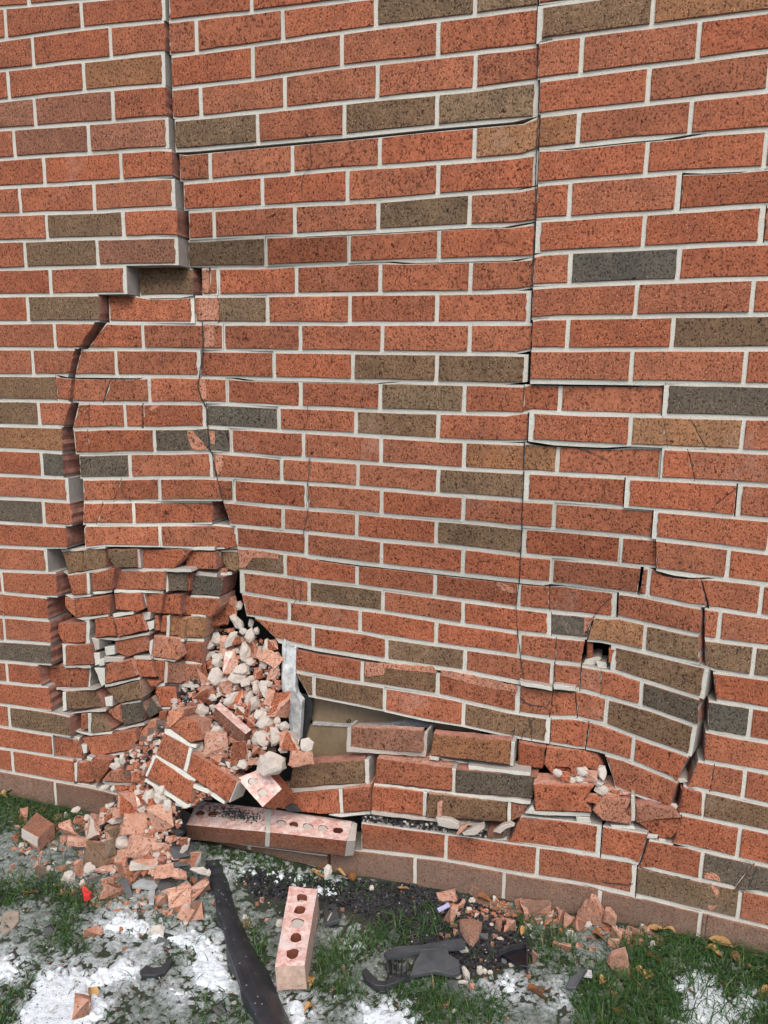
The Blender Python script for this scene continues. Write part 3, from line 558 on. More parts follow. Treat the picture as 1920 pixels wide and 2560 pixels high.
F_('D', 'B', 876, 740, 1180, 718, 1488, 695, 1492, 888, 842, 935, y=.02, tilt=.3, th=.035); F_('D', 'W', 1492, 690, 1528, 690, 1533, 912, 1495, 893, y=.02, th=.08); F_('D', 'W', 790, 945, 1500, 890, 1533, 895, 1533, 922, 800, 980, y=.02)
F_('D', 'R', 1596, 680, 1659, 686, 2244, 765, 2240, 955, 1659, 895, 1578, 888, y=.016, tilt=.3); F_('E', 'W', 590, 762, 620, 772, 615, 975, 584, 963, y=.016); F_('E', 'G', 622, 777, 1320, 840, 1282, 1022, 615, 970, y=.016, tilt=.3); F_('E', 'W', 725, 740, 1270, 800, 1265, 830, 730, 774, y=.02)
F_('D', 'W', 1572, 892, 2260, 972, 2930, 1045, 2925, 1075, 2260, 998, 1570, 925, y=.012)
F_('D', 'R', 640, 1000, 1262, 955, 1277, 1148, 1100, 1160, 660, 1095, y=.01, tilt=.3); F_('D', 'W', 1266, 948, 1300, 944, 1310, 1150, 1278, 1150, y=.01); F_('D', 'R', 1302, 944, 1538, 925, 1540, 1130, 1312, 1146, y=.01, tilt=.3); F_('D', 'W', 1180, 1166, 1540, 1136, 1542, 1160, 1280, 1187, y=.01)
F_('D', 'R', 1560, 922, 1995, 970, 1988, 1168, 1548, 1128, y=.008, tilt=.3); F_('E', 'W', 340, 966, 375, 974, 360, 1182, 332, 1170, y=.008); F_('E', 'B', 380, 985, 1065, 1060, 1060, 1230, 362, 1182, y=.008, tilt=.3); F_('E', 'W', 1072, 1046, 1100, 1060, 1095, 1225, 1066, 1236, y=.008); F_('E', 'W', -110, 1135, 360, 1190, 850, 1243, 850, 1268, 360, 1218, -110, 1160, y=.008)
F_('E', 'M', 1102, 1070, 1245, 1078, 1205, 1180, 1095, 1222, y=.012); F_('J', 'B', 892, 100, 1030, 82, 1026, 125, 892, 126, y=.004); F_('J', 'W', 892, 130, 1030, 128, 1060, 110, 1062, 140, 892, 142, y=.004)
F_('E', 'R', 1288, 907, 1659, 912, 1815, 915, 1718, 1050, 1790, 1145, 1659, 1140, 1305, 1128, y=-.004, tilt=.4, th=.06); F_('E', 'W', 1215, 1150, 1280, 1085, 1300, 1133, 1659, 1145, 1780, 1150, 1780, 1178, 1380, 1170, y=-.002)
F_('G', 'P', 142, 1130, 228, 1012, 478, 1032, 420, 1150, 475, 1185, 470, 1250, 232, 1218, y=-.004, tilt=.6); F_('G', 'R', 480, 1100, 430, 1155, 474, 1180, y=-.002); F_('G', 'W', 478, 992, 505, 1000, 510, 1220, 478, 1222, y=0); F_('G', 'P', 242, 990, 380, 998, 372, 1030, 232, 1015, y=.006)
F_('G', 'P', 516, 1082, 640, 1072, 850, 1130, 910, 1190, 700, 1205, 540, 1235, 516, 1228, y=0); F_('G', 'R', 545, 1240, 705, 1210, 908, 1195, 903, 1280, 828, 1368, 720, 1370, 600, 1282, y=.002)
F_('G', 'W', 0, 1182, 120, 1190, 130, 1240, 8, 1240, y=.005); F_('G', 'W', 300, 1256, 500, 1262, 520, 1310, 310, 1288, y=.002); F_('G', 'W', 612, 1332, 710, 1340, 700, 1370, 612, 1366, y=.002); F_('G', 'W', 715, 1372, 775, 1380, 775, 1400, 720, 1396, y=.002)
F_('E', 'W', 1170, 10, 1450, 60, 1452, 95, 1180, 45, y=.035); F_('E', 'W', 1462, 40, 1655, 60, 1650, 98, 1465, 80, y=.035)
F_('S', 'W', 80, 1140, 190, 1110, 220, 1130, 160, 1185, 60, 1180, y=.06); F_('S', 'W', 170, 1150, 260, 1160, 270, 1215, 190, 1215, y=.05); F_('S', 'R', 95, 990, 148, 995, 150, 1125, 95, 1130, y=.055); F_('S', 'R', 285, 1045, 345, 1048, 320, 1080, 300, 1170, 280, 1170, y=.04)
F_('G', 'W', 1080, 615, 1110, 630, 1095, 690, 1070, 680, y=.05); F_('G', 'W', 850, 850, 940, 855, 965, 885, 900, 890, 840, 870, y=.01); F_('G', 'R', 905, 930, 1092, 972, 1085, 1178, 880, 1135, 925, 1000, y=.0)

def spall(t, *xy, reg='M', th=.0012):
    pts = rough([px(t, xy[i], xy[i+1]) for i in range(0, len(xy), 2)], 8, 1.2)
    fr = [pt(u, v, depth_of(u, v, reg)-.0006)-WOFF for u, v in pts]
    v_, f_, mi = prism(fr, Vector((0, .004, 0)), .0006); link('spalled_patch', mesh('spalled_patch', v_, f_, mi), [BR, BR], wall, (.50, .235, .155, 1))
random.seed(71)
spall('B', 395, 182, 560, 195, 740, 225, 748, 268, 640, 262, 520, 262, 470, 330, 455, 352, 412, 345); spall('B', 150, 240-380+0, 200, -140, 195, -75, 150, -70) if False else None
spall('B', 160, -380+468, 200, 92, 205, 255, 165, 255) if False else None
AX = lambda x, y: ((x/2.592)*3.456, (y/2.592+500-1320)*3.456)
for P_ in ([(1285, 640), (1415, 635), (1418, 780), (1285, 780)], [(1322, 805), (1390, 808), (1385, 955), (1325, 955)], [(1285, 1160), (1330, 1165), (1340, 1296), (1305, 1296)]):
    spall('A', *[c for p in P_ for c in AX(*p)])
BX = lambda x, y: (x+1659, y-1313.3)
for P_ in ([(1330, 252), (1400, 250), (1300, 300), (1280, 290)], [(1610, 470), (1659, 470), (1800, 640), (1670, 640), (1625, 560)], [(1800, 462), (1855, 465), (1862, 635), (1830, 635)], [(1855, 690), (1925, 690), (1925, 800), (1880, 860), (1860, 800)]):
    spall('A', *[c for p in P_ for c in (p[0], p[1]-1313.3)])
spall('E', 0, -140, 420, -115, 455, -70, 440, -60, 0, -98, th=.001); spall('E', 490, -85, 800, -30, 1150, 60, 1150, 105, 900, 70, 700, 20, 490, -40)
spall('B', 1500, 1165, 1659, 1170, 1659, 1270, 1500, 1290, 1490, 1230); spall('Q', 940, 470, 1060, 490, 1140, 530, 1130, 570, 1030, 545); spall('S', 15, 780, 160, 775, 95, 880, 60, 940, 20, 945, 60, 870)
spall('K', 1105, 425, 1180, 415, 1240, 460, 1250, 500, 1160, 480, 1110, 470, reg='R'); spall('K', 1140, 705, 1225, 700, 1180, 750, 1140, 750, reg='R'); spall('K', 1160, 520, 1200, 545, 1240, 590, 1220, 640, 1195, 600, reg='R')
CV, CF = [], []
def hair(t, *xy, reg='M', w=.0009):
    pts = [px(t, xy[i], xy[i+1]) for i in range(0, len(xy), 2)]; fine = []
    for (x0, y0), (x1, y1) in zip(pts, pts[1:]):
        n = max(1, int(math.hypot(x1-x0, y1-y0)/7))
        for i in range(n): fine.append((x0+(x1-x0)*i/n+random.uniform(-1, 1), y0+(y1-y0)*i/n+random.uniform(-.8, .8)))
    fine.append(pts[-1]); P_ = [pt(u, v, depth_of(u, v, reg)-.0016)-WOFF for u, v in fine]
    for i, p in enumerate(P_):
        d = (P_[min(i+1, len(P_)-1)]-P_[max(i-1, 0)]); q = Vector((d.z, 0, -d.x)).normalized()*w*random.uniform(.4, 1.2); CV.extend([p-q, p+q])
        if i: b = len(CV); CF.append((b-4, b-3, b-1, b-2))
hair('A', *[c for u, v in ((506, 805), (508, 870), (503, 910), (498, 942), (493, 970), (509, 1006), (517, 1022), (519, 1065), (524, 1122), (531, 1136), (536, 1165), (543, 1195), (552, 1233), (556, 1252)) for c in (u*3.456, (v-1320)*3.456)], w=.0019)
hair('A', *[c for u, v in ((1345, 20), (1343, 110), (1348, 200), (1346, 290), (1341, 380), (1339, 470), (1336, 560), (1333, 640), (1327, 720)) for c in (u*3.456, (v-1320)*3.456)], w=.0012)
hair('A', *[c for u, v in ((1310, 1100), (1309, 1180), (1306, 1250), (1304, 1330), (1301, 1390), (1298, 1450), (1290, 1520), (1294, 1575), (1300, 1640), (1310, 1700)) for c in (u*3.456, (v-1320)*3.456)], w=.0012)
A4 = lambda *xy: [c for i in range(0, len(xy), 2) for c in AX(xy[i], xy[i+1])]
A2 = lambda *xy: [c for i in range(0, len(xy), 2) for c in ((xy[i]/2.592+640)*3.456, (xy[i+1]/2.592-1320)*3.456)]
hair('A', *A2(350, 930, 355, 1000, 360, 1060, 345, 1100, 310, 1130, 295, 1200, 300, 1290)); hair('A', *A4(1310, 800, 1320, 900, 1315, 970, 1310, 1060, 1338, 1140))
hair('A', 770, 230-1313, 765, 380-1313, 775, 440-1313); hair('A', 1330, 890-1313, 1360, 950-1313, 1365, 1000-1313); hair('A', 1055, 930-1313, 1050, 990-1313, 1090, 1050-1313, 1130, 1080-1313); hair('A', 1560, 1095-1313, 1659, 1150-1313, 1720, 1220-1313, 1770, 1255-1313)
hair('B', 1000, 250-1313, 1000, 350-1313, 985, 430-1313); hair('B', 1015, 700-1313, 1020, 800-1313, 1000, 910-1313, 990, 1120-1313, 1000, 1150-1313, 980, 1280-1313, 960, 1370-1313); hair('B', 870, 420, 875, 520, 900, 620, 860, 680, 875, 740, 905, 810); hair('B', 935, 460, 940, 560, 930, 640)
hair('S', 10, 620-1313, 100, 650-1313, 200, 690-1313, 290, 740-1313, 320, 800-1313); hair('S', 1385, 970-1313, 1280, 1050-1313, 1210, 1110-1313, 1180, 1160-1313, reg='R'); hair('S', 320, 590, 250, 650, 190, 710, 160, 760)
hair('E', 1180, 530, 1200, 460, 1240, 430, 1265, 380, 1300, 320); hair('E', 1270, 380, 1275, 520); hair('E', 1110, 500, 1130, 400); hair('K', 150, 400, 165, 450, 180, 500, reg='R'); hair('K', 230, 505, 330, 515, 440, 528, 490, 515, reg='R', w=.0014); hair('K', 1140, 785, 1125, 870, 1115, 990, reg='R'); hair('K', 1560, 380, 1490, 560, reg='R'); hair('K', 570, 385, 820, 445, 990, 480, reg='R'); hair('E', 1190, 150, 1210, 190, 1280, 220, 1400, 235, 1440, 180, w=.0016)
tag(link('hairline_crack', mesh('hairline_crack', CV, CF), [DARK], wall), kind='stuff')

# ------------------------------------------------------------------ inside the hole
def slab_poly(t, pts, y0, th, mat, name, parent=None, mats=None):
    fr = [pt(*px(t, pts[i], pts[i+1]), y0) for i in range(0, len(pts), 2)]
    v_, f_, mi = prism(fr, Vector((0, th, 0)), .001, cap=True); return link(name, mesh(name, v_, f_, mi), mats or [mat, mat], parent)
sb = empty('sheathing_board', pt(900, 1830, .15)); tag(sb, 'tan sheathing board seen inside the broken wall with a pencilled loop on it', 'board')
def child(o, par):
    o.parent = par; o.matrix_parent_inverse = Matrix.Translation(-Vector(par.location)); return o
child(slab_poly('D', (1040, -40, 2500, 140, 2500, 460, 1900, 400, 1320, 388, 1050, 376, 1030, 340), .150, .012, BOARD, 'upper_panel'), sb)
child(slab_poly('D', (1010, 385, 1310, 398, 2900, 500, 2900, 860, 900, 860, 960, 600), .140, .012, BOARD, 'lower_panel'), sb)
child(slab_poly('D', (1040, 368, 1300, 388, 1659, 380, 1850, 350, 1960, 360, 2100, 405, 1960, 415, 1800, 385, 1659, 402, 1310, 405, 1040, 390), .136, .012, BOARD2, 'frayed_edge'), sb)
cu = []
for i in range(15):
    a = 1.6*math.pi*i/14; cu.append((1352+18*math.cos(a+2.6), 354-14*math.sin(a+2.6)))
cu += [(1340, 372), (1342, 386)]
PV, PF = [], []
for i, (x, y) in enumerate(cu):
    p = pt(*px('D', x, y), .148)
    for q in range(4): PV.append(p+Vector((math.cos(q*1.571)*.0011, 0, math.sin(q*1.571)*.0011)))
for i in range(len(cu)-1):
    for q in range(4): PF.append((i*4+q, i*4+(q+1) % 4, i*4+4+(q+1) % 4, i*4+4+q))
child(link('pencil_mark', mesh('pencil_mark', PV, PF), [mat_plain('pencil', (.05, .035, .025), .8)]), sb)
ms = empty('metal_stud', pt(725, 1740, .1)); tag(ms, 'bent galvanised steel stud exposed in the hole beside the rubble', 'steel stud')
child(slab_poly('B', (780, 950, 895, 1025, 905, 1120, 870, 1382, 900, 1420, 945, 1480, 950, 1560, 925, 1830, 850, 1800, 830, 1560, 770, 1382), .105, .004, STEEL, 'web'), ms)
child(slab_poly('B', (795, 950, 815, 955, 800, 1150, 800, 1420, 850, 1560, 880, 1800, 855, 1800, 825, 1560, 775, 1400), .099, .02, STEEL, 'flange'), ms)
child(slab_poly('B', (885, 1030, 900, 1030, 890, 1382, 905, 1440, 950, 1500, 930, 1830, 915, 1800, 935, 1500, 870, 1390), .097, .02, STEEL, 'flange'), ms)
fl = slab_poly('D', (945, 120, 985, 130, 1045, 160, 1040, 300, 975, 510, 915, 520), .13, .004, BLK, 'dark_strip'); tag(fl, 'black strip between the steel stud and tan board', 'membrane')  # plain black strip right of the stud

# ------------------------------------------------------------------ loose pieces
def hull_mesh(name, pts, sm=False, flat_mi=None, rough_=0):
    bm = bmesh.new()
    for p in pts: bm.verts.new(p)
    r = bmesh.ops.convex_hull(bm, input=bm.verts)
    bmesh.ops.delete(bm, geom=[e for e in set(r['geom_interior']) | set(r['geom_unused']) if isinstance(e, bmesh.types.BMVert)], context='VERTS')
    bmesh.ops.dissolve_limit(bm, angle_limit=R_(9), verts=bm.verts, edges=bm.edges)
    bmesh.ops.triangulate(bm, faces=[f for f in bm.faces if len(f.verts) > 6])
    bm.normal_update()
    if flat_mi: flat_mi(bm)
    if rough_ > .02:
        bmesh.ops.triangulate(bm, faces=bm.faces[:]); bmesh.ops.subdivide_edges(bm, edges=[e for e in bm.edges if e.calc_length() > rough_*.35], cuts=1)
        o_ = Vector((random.random()*9, random.random()*9, 0))
        if rough_ > .045: bmesh.ops.subdivide_edges(bm, edges=[e for e in bm.edges if e.calc_length() > rough_*.25], cuts=1)
        for v in bm.verts: v.co += Vector((noise.noise(v.co*60+o_), noise.noise(v.co*60+o_+Vector((5, 0, 0))), noise.noise(v.co*60+o_+Vector((0, 7, 0)))))*min(.006, rough_*.11)
    me = bpy.data.meshes.new(name); bm.to_mesh(me); bm.free(); return me
def lump_pts(a, b, c, kind):
    P = []
    if kind == 'W':
        n = 16
        for i in range(n):
            z = 1-2*(i+.5)/n; r = math.sqrt(1-z*z); t = i*2.4+random.random()*.8; k = random.uniform(.78, 1.08)
            P.append(Vector((a*r*math.cos(t)*k, b*r*math.sin(t)*k, c*z*k))*.56)
    else:
        for sx in (-1, 1):
            for sy in (-1, 1):
                for sz in (-1, 1):
                    if random.random() < .25: continue
                    P.append(Vector((a*sx*random.uniform(.6, 1), b*sy*random.uniform(.6, 1), c*sz*random.uniform(.7, 1)))*.5)
        for i in range(5):
            P.append(Vector((a*random.uniform(-1, 1), b*random.uniform(-1, 1), c*random.choice((-1, 1))*random.uniform(.5, .9)))*.5)
    return P
PILE = [(1400, .15), (1560, .125), (1650, .095), (1720, .06), (1800, .0), (1900, -.075), (1980, -.115), (2060, -.14), (2120, -.165), (2200, -.22)]
def base_point(u, v, hpx, ground=None):
    g = gp(u, v + hpx*.30) if v > 1900 else None
    py = itc(v, PILE) + .018*noise.noise(Vector((u*.02, v*.02, 0)))
    if ground or (g is not None and (v > 2190 or u < 170 or g.y < py)): return g + Vector((0, 0, 0)), True
    return pt(u, v, py), False
LABEL = {
 ('W', 0): ('mortar_lump', 'pale rounded mortar lump in the rubble spilling from the hole', 'rubble', 'mortar lumps in the rubble spilling from the hole'),
 ('R', 0): ('brick_chunk', 'broken red brick chunk in the rubble spilling from the hole', 'rubble', 'red brick chunks in the rubble spilling from the hole'),
 ('W', 1): ('mortar_lump', 'pale mortar lump lying loose on the heap or snowy grass', 'rubble', 'mortar lumps on the ground'),
 ('R', 1): ('brick_chunk', 'broken red brick chunk lying on the ground by the wall', 'rubble', 'red brick chunks on the ground by the wall'),
 ('K', 1): ('plastic_shard', 'flat dark plastic shard lying among the rubble and snow', 'car debris', 'dark plastic shards on the ground'),
}
def chunk(t, x, y, w, h, kind='R', ang=0, label=None, ground=None, name=None, deep=None):
    u, v = px(t, x, y); wp, hp = w/3.456, h/3.456
    P, onG = base_point(u, v, hp, ground)
    s = pxm(P); a, c = wp/s, hp/s
    flat = onG and kind in 'RPTBDM' and min(a, c) < .05
    b = deep or min(a, c)*random.uniform(.6, .95)
    mi = None
    if kind == 'K':
        b = .006
    pts = lump_pts(a*1.12, b, c*1.12, 'W' if kind == 'W' else 'R')
    # the piece is laid out facing the eye (x across, z up the picture), then tipped back a little, as stones lie on a slope
    rm = Matrix.Rotation(R_(-ang), 3, 'Y'); tip = Matrix.Rotation(R_(random.uniform(-35, -5)), 3, 'X') if not (kind == 'K') else Matrix.Rotation(R_(-50), 3, 'X')
    yawm = Matrix.Rotation(math.atan2(-(P.x-CX), P.y-CY)*1.0, 3, 'Z')
    pts = [yawm @ (tip @ (rm @ p)) for p in pts]
    if onG:
        zmin = min(p.z for p in pts); lift = -zmin - min(.006, (max(p.z for p in pts)-zmin)*.2)
        P = Vector((P.x, P.y, gh(P.x, P.y)+lift))
        d = (P-CAM); 
    if kind == 'W':
        me = hull_mesh('mortar_lump', pts, rough_=max(a, c))
    elif kind == 'K': me = hull_mesh('plastic_shard', pts)
    else:
        nrm = (CAM-P).normalized()
        def fm(bm):
            fs = sorted(bm.faces, key=lambda f: -f.calc_area()*(1+max(0, f.normal.dot(nrm))))
            for f in bm.faces: f.material_index = 1
            if fs and kind in 'RBTMGD': fs[0].material_index = 0
            if len(fs) > 2 and random.random() < .2: fs[random.choice((1, 2))].material_index = 2
            if kind == 'R' and len(fs) > 3 and random.random() < .6: fs[2].material_index = 0
        me = hull_mesh('brick_chunk', pts, flat_mi=fm, rough_=max(a, c))
    key = ('W' if kind == 'W' else 'K' if kind == 'K' else 'R', 1 if (onG or v > 1990 or kind == 'K') else 0)
    nm, lb, ct, gr = LABEL[key]
    mats = [MW] if kind == 'W' else [random.choice((BLK, BLK2))] if kind == 'K' else [BR, CO, PK if random.random() < .5 else MW]
    tc = tint(kind if kind in TINT else 'R'); kq = random.uniform(.62, 1.15)
    o = link(name or nm, me, mats, None, (tc[0]*kq, tc[1]*kq, tc[2]*kq, 1) if kind not in 'WK' else None)
    o.location = P
    tag(o, label or lb, ct, None if label else gr)
    if not label: LOOSE.append((o, kind, wp, hp, u, v))
    return o
LOOSE = []
CH = {
'B': '215,960,80,110,W 345,960,80,150,W,-35 150,1010,100,80,W 270,1010,60,160,P 395,820,80,170,W,30 335,670,110,190,R 410,670,60,80,W 250,770,160,140,R 500,930,95,110,W 555,890,55,60,W 510,820,45,70,W 460,1070,95,170,W 535,1050,45,190,R,20 650,1030,70,160,W 600,1060,100,130,P 690,1130,190,110,P,-30 120,1110,90,70,W 220,1160,95,95,W 240,1105,120,60,W 330,1140,130,240,P 430,1225,150,100,W 400,1290,150,110,W 210,1290,115,160,W 100,1260,80,190,R,15 505,1155,65,65,W 510,1300,80,55,W 640,1350,110,65,W 570,1260,80,90,R 700,1270,80,150,P,-25 735,1230,50,80,W 460,1335,90,80,W 320,1360,80,60,R 550,1340,70,60,W 390,970,70,80,R 440,890,60,60,W 700,1010,90,90,R 380,1060,60,50,W 160,1180,60,60,R 620,1180,60,70,W 90,1060,60,60,R',
'D': '130,130,170,160,R,-30 185,150,75,65,W 85,260,115,100,W 290,70,110,110,P 345,160,160,70,W,40 400,160,90,110,R 490,170,75,130,W 540,210,100,120,W 555,80,60,95,W 630,100,55,150,W,30 665,150,70,130,P,-20 590,300,115,95,W 490,280,60,170,R,-25 640,375,145,110,W 505,360,90,90,R 735,350,60,70,W 800,400,85,85,W 600,500,165,130,W 720,490,90,150,W 840,530,170,170,R 985,560,115,100,W 950,670,220,130,P 540,700,130,60,P 85,350,70,90,W 110,440,70,160,R 225,430,110,60,W 50,580,105,90,W 220,550,210,190,P 130,620,60,85,W 400,620,180,200,R 225,700,130,90,R 440,730,80,70,W 430,270,100,80,R 300,400,70,60,R 560,600,70,80,R 790,600,80,60,W 700,250,60,60,W 20,480,80,90,R 490,640,60,50,W 330,330,60,50,W 660,430,50,50,R 740,400,50,40,W',
'C': '1175,830,90,90,R 990,740,85,60,W 1060,690,50,95,W 1010,690,40,40,W 905,930,80,50,W 985,940,50,50,W 1100,1050,170,190,R 1080,1130,210,90,P 1190,990,65,90,W 1220,1040,80,110,R 1290,1000,100,110,W 1380,1020,90,140,W 1230,1110,80,70,W 830,1270,130,200,P,-12 1000,1310,160,160,B 700,1210,110,60,R,-20 600,1290,110,170,P,25 205,1180,60,120,R,-10 930,1190,70,80,R 1020,1210,140,60,W 750,1190,50,60,W 400,1330,120,80,R,-30 1165,1330,40,90,W 1300,1110,80,60,R 1050,930,110,40,R 1390,950,110,80,W 1330,1090,70,60,P 1310,1050,60,60,R 1140,930,70,50,R 1450,1080,80,90,W 500,1180,70,40,R 570,1170,30,60,W 660,1120,70,50,W 1180,1180,80,60,R 480,1260,90,40,R',
'H': '660,130,90,60,W 710,160,240,70,P,-22 990,90,150,130,B 1060,160,140,110,W 1060,270,90,110,P 960,200,80,140,B 760,390,125,90,W 920,400,190,60,P 1070,400,90,190,R,28 1420,410,180,110,P 1540,430,170,70,P,-25 690,400,80,140,R 540,390,70,60,R 940,510,100,90,R 980,620,190,110,R,-30 1200,430,100,50,R,20 1560,640,210,160,P 1400,660,110,90,R 1600,790,120,110,P,-25 1480,770,70,60,R,30 430,390,60,70,W 350,420,60,150,B,25 810,930,150,100,R 1050,910,40,50,R 1080,1080,50,40,R 290,305,45,40,R 110,380,50,60,R 1600,190,50,130,W,-30 600,340,60,40,W 660,340,40,40,W 715,510,50,50,W 1600,530,90,70,W 1600,330,90,60,R 1200,590,40,60,R 840,710,70,40,R 1190,700,50,30,R 1610,720,60,50,W 1590,860,70,40,W 1590,150,60,60,R 560,140,70,90,R 550,600,70,40,R,-30 1230,380,90,50,W 200,185,60,50,W 100,435,40,40,W 1205,965,40,30,R',
'I': '30,310,100,150,R 70,600,180,130,P,15 40,760,120,140,R 140,420,50,50,W 60,400,150,50,W,-20 1170,410,70,110,W,-25 605,660,40,50,R 650,825,40,30,R 460,815,50,60,W 760,860,60,70,W 1550,555,50,50,W 470,865,70,50,R 460,520,30,30,R 1300,740,40,30,R 1320,1240,50,60,R 190,680,30,40,R 560,690,30,30,R',
'J': '800,605,130,70,R,-20 830,650,70,80,R 760,660,55,50,W 955,650,35,60,W 660,690,55,90,R,-20 580,790,75,170,R,-22 985,880,55,110,R,-10 1100,870,85,90,R 1175,700,70,110,R,20 1600,845,110,140,R 1540,825,80,150,R 1050,730,110,40,R 1110,765,120,50,R 1320,835,160,40,R 1440,855,150,40,R,12 1540,1060,150,60,R 1000,995,60,35,W 960,970,50,40,R 620,940,50,60,R 1055,910,40,60,R 880,815,40,60,R 930,870,40,30,W 1250,890,60,50,W 705,1300,60,140,W,22 825,1265,55,90,W,-10 670,1370,100,40,W,8 640,1320,50,40,W 870,1275,40,50,W 760,1410,50,60,R 690,1090,80,60,W 1280,1170,60,130,R,-15 1240,1310,50,40,R 505,1570,100,40,R 610,1620,60,40,W,15 1105,1215,50,40,W 550,970,40,40,R 490,960,30,40,R 735,740,60,40,W 720,770,40,20,W 640,780,40,40,W 945,710,70,60,R 990,670,60,60,R 700,860,30,30,W 1430,775,70,70,R 1500,745,40,60,R 840,890,40,50,P 935,1040,30,50,R 840,1180,30,40,R 1360,860,30,40,W 920,1280,50,40,W 600,880,60,40,R 1060,1690,40,40,R 1610,950,80,60,W 870,1340,40,40,R 800,790,40,50,R 505,755,30,40,R',
'K': '285,820,100,150,R 20,880,90,110,R,-25 330,905,55,60,W 350,935,90,90,R 430,945,80,90,P 520,940,90,70,R 620,950,110,60,R,-30 720,1010,60,90,R 330,1030,110,100,P 150,1090,70,50,R 25,1060,70,50,R,-25 540,1020,80,50,R 330,1480,70,60,R 755,1530,60,25,R 460,905,50,40,R 40,975,30,30,R 100,870,60,60,W 590,930,50,90,P,-25 660,1050,50,90,W 570,900,40,60,W 1130,1215,70,30,W 1275,1380,60,40,R',
}
random.seed(5)
for t, s in CH.items():
    for e in s.split():
        p = e.split(','); chunk(t, float(p[0]), float(p[1]), float(p[2]), float(p[3]), p[4], float(p[5]) if len(p) > 5 else 0)
BIG = [
('A', 0, 0, 0, 0, 'R', 0, ''),
('D', 690, 720, 250, 200, 'W', 15, 'large chalky white mortar chunk above the half brick with two holes'),
('D', 760, 225, 200, 215, 'R', 2, 'square red brick chunk leaning against the steel stud'),
('C', 1395, 1190, 205, 230, 'P', 15, 'broken brick with a white mortared top beside the black plastic strip'),
('C', 1190, 1235, 250, 170, 'P', -15, 'wide pink broken brick at the middle of the heap by the wall foot'),
('H', 870, 265, 260, 200, 'T', -20, 'brick fragment with a grey triangular face on top of the lower heap'),
('H', 1220, 175, 210, 210, 'P', -20, 'upright pink brick slab piece below the white topped broken brick'),
('H', 1290, 340, 300, 75, 'P', -6, 'long narrow pink brick sliver under the dark plastic plate'),
('H', 1400, 215, 190, 80, 'P', -18, 'slim pink brick sliver lying above the long sliver in the heap'),
('H', 600, 470, 110, 130, 'W', 0, 'rough white mortar block on the grass left of the red plastic piece'),
('H', 1355, 930, 125, 100, 'W', 0, 'pale round mortar lump alone on the snow left of the black trim'),
('H', 705, 1605, 140, 170, 'R', -15, 'flat rust red brick flake on snow near the bottom edge, below a leaf'),
('J', 1330, 740, 270, 150, 'R', 8, 'largest rounded brick chunk resting against the wall foot on the right'),
('J', 545, 620, 170, 100, 'P', 10, 'pink and white brick corner chip at the wall foot above the lavender strip'),
]
for b in BIG[1:]: chunk(*b[:7], label=b[7], ground=True if b[0] in 'JK' else None)
# black plastic shards
random.seed(8)
for e in '630,290,170,50,H,-12 1560,240,170,110,H,0 1560,345,130,50,H,0 1440,540,130,90,H,-30 400,470,95,50,H,-25 810,490,120,70,H,0 700,600,110,80,H,10 440,930,80,130,H,20 1400,1020,110,80,H,-25 110,470,100,130,I,0 1100,560,60,170,H,15 80,970,110,80,J,-35 1350,1425,80,50,J,0 590,1400,90,90,J,0 860,970,100,50,J,0 240,1600,90,110,I,30 650,850,80,40,H,-20 1380,800,60,60,H,0 1040,1190,50,50,J,0 500,270,60,40,H,0'.split():
    p = e.split(','); chunk(p[4], float(p[0]), float(p[1]), float(p[2]), float(p[3]), 'K', float(p[5]))

# rubble core and small chips
PILEPOLY = [(450, 1600), (475, 1510), (520, 1560), (620, 1590), (690, 1630), (695, 1860), (640, 1900), (540, 1985), (445, 2030), (440, 2190), (420, 2255), (300, 2230), (215, 2140), (205, 2070), (290, 2000), (340, 1960), (300, 1900), (380, 1830), (420, 1790), (452, 1700)]
def inpoly(x, y, P):
    r = False; j = len(P)-1
    for i in range(len(P)):
        if (P[i][1] > y) != (P[j][1] > y) and x < (P[j][0]-P[i][0])*(y-P[i][1])/(P[j][1]-P[i][1])+P[i][0]: r = not r
        j = i
    return r
gv, gf = [], []
us = list(range(150, 741, 20)); vv = list(range(1500, 2261, 20))
for v in vv:
    for u in us:
        p = pt(u, v, itc(v, PILE)+.035)
        g = gp(u, v) if v > 1950 else None
        if g is not None and p.z < g.z: p = g - Vector((0, 0, .02))
        gv.append(p)
nu = len(us)
for j in range(len(vv)-1):
    for i in range(nu-1):
        if inpoly(us[i]+10, vv[j]+10, PILEPOLY): gf.append((j*nu+i, j*nu+i+1, (j+1)*nu+i+1, (j+1)*nu+i))
tag(link('rubble_bed', mesh('rubble_bed', gv, gf, smooth=True), [mat_plain('rubble_bed', (.12, .075, .06), .95, .5, 60, .8)]), 'dark base surface filling the gaps between the rubble', 'rubble', kind='stuff')  # dark surface set behind the pieces, closes the view through the heap
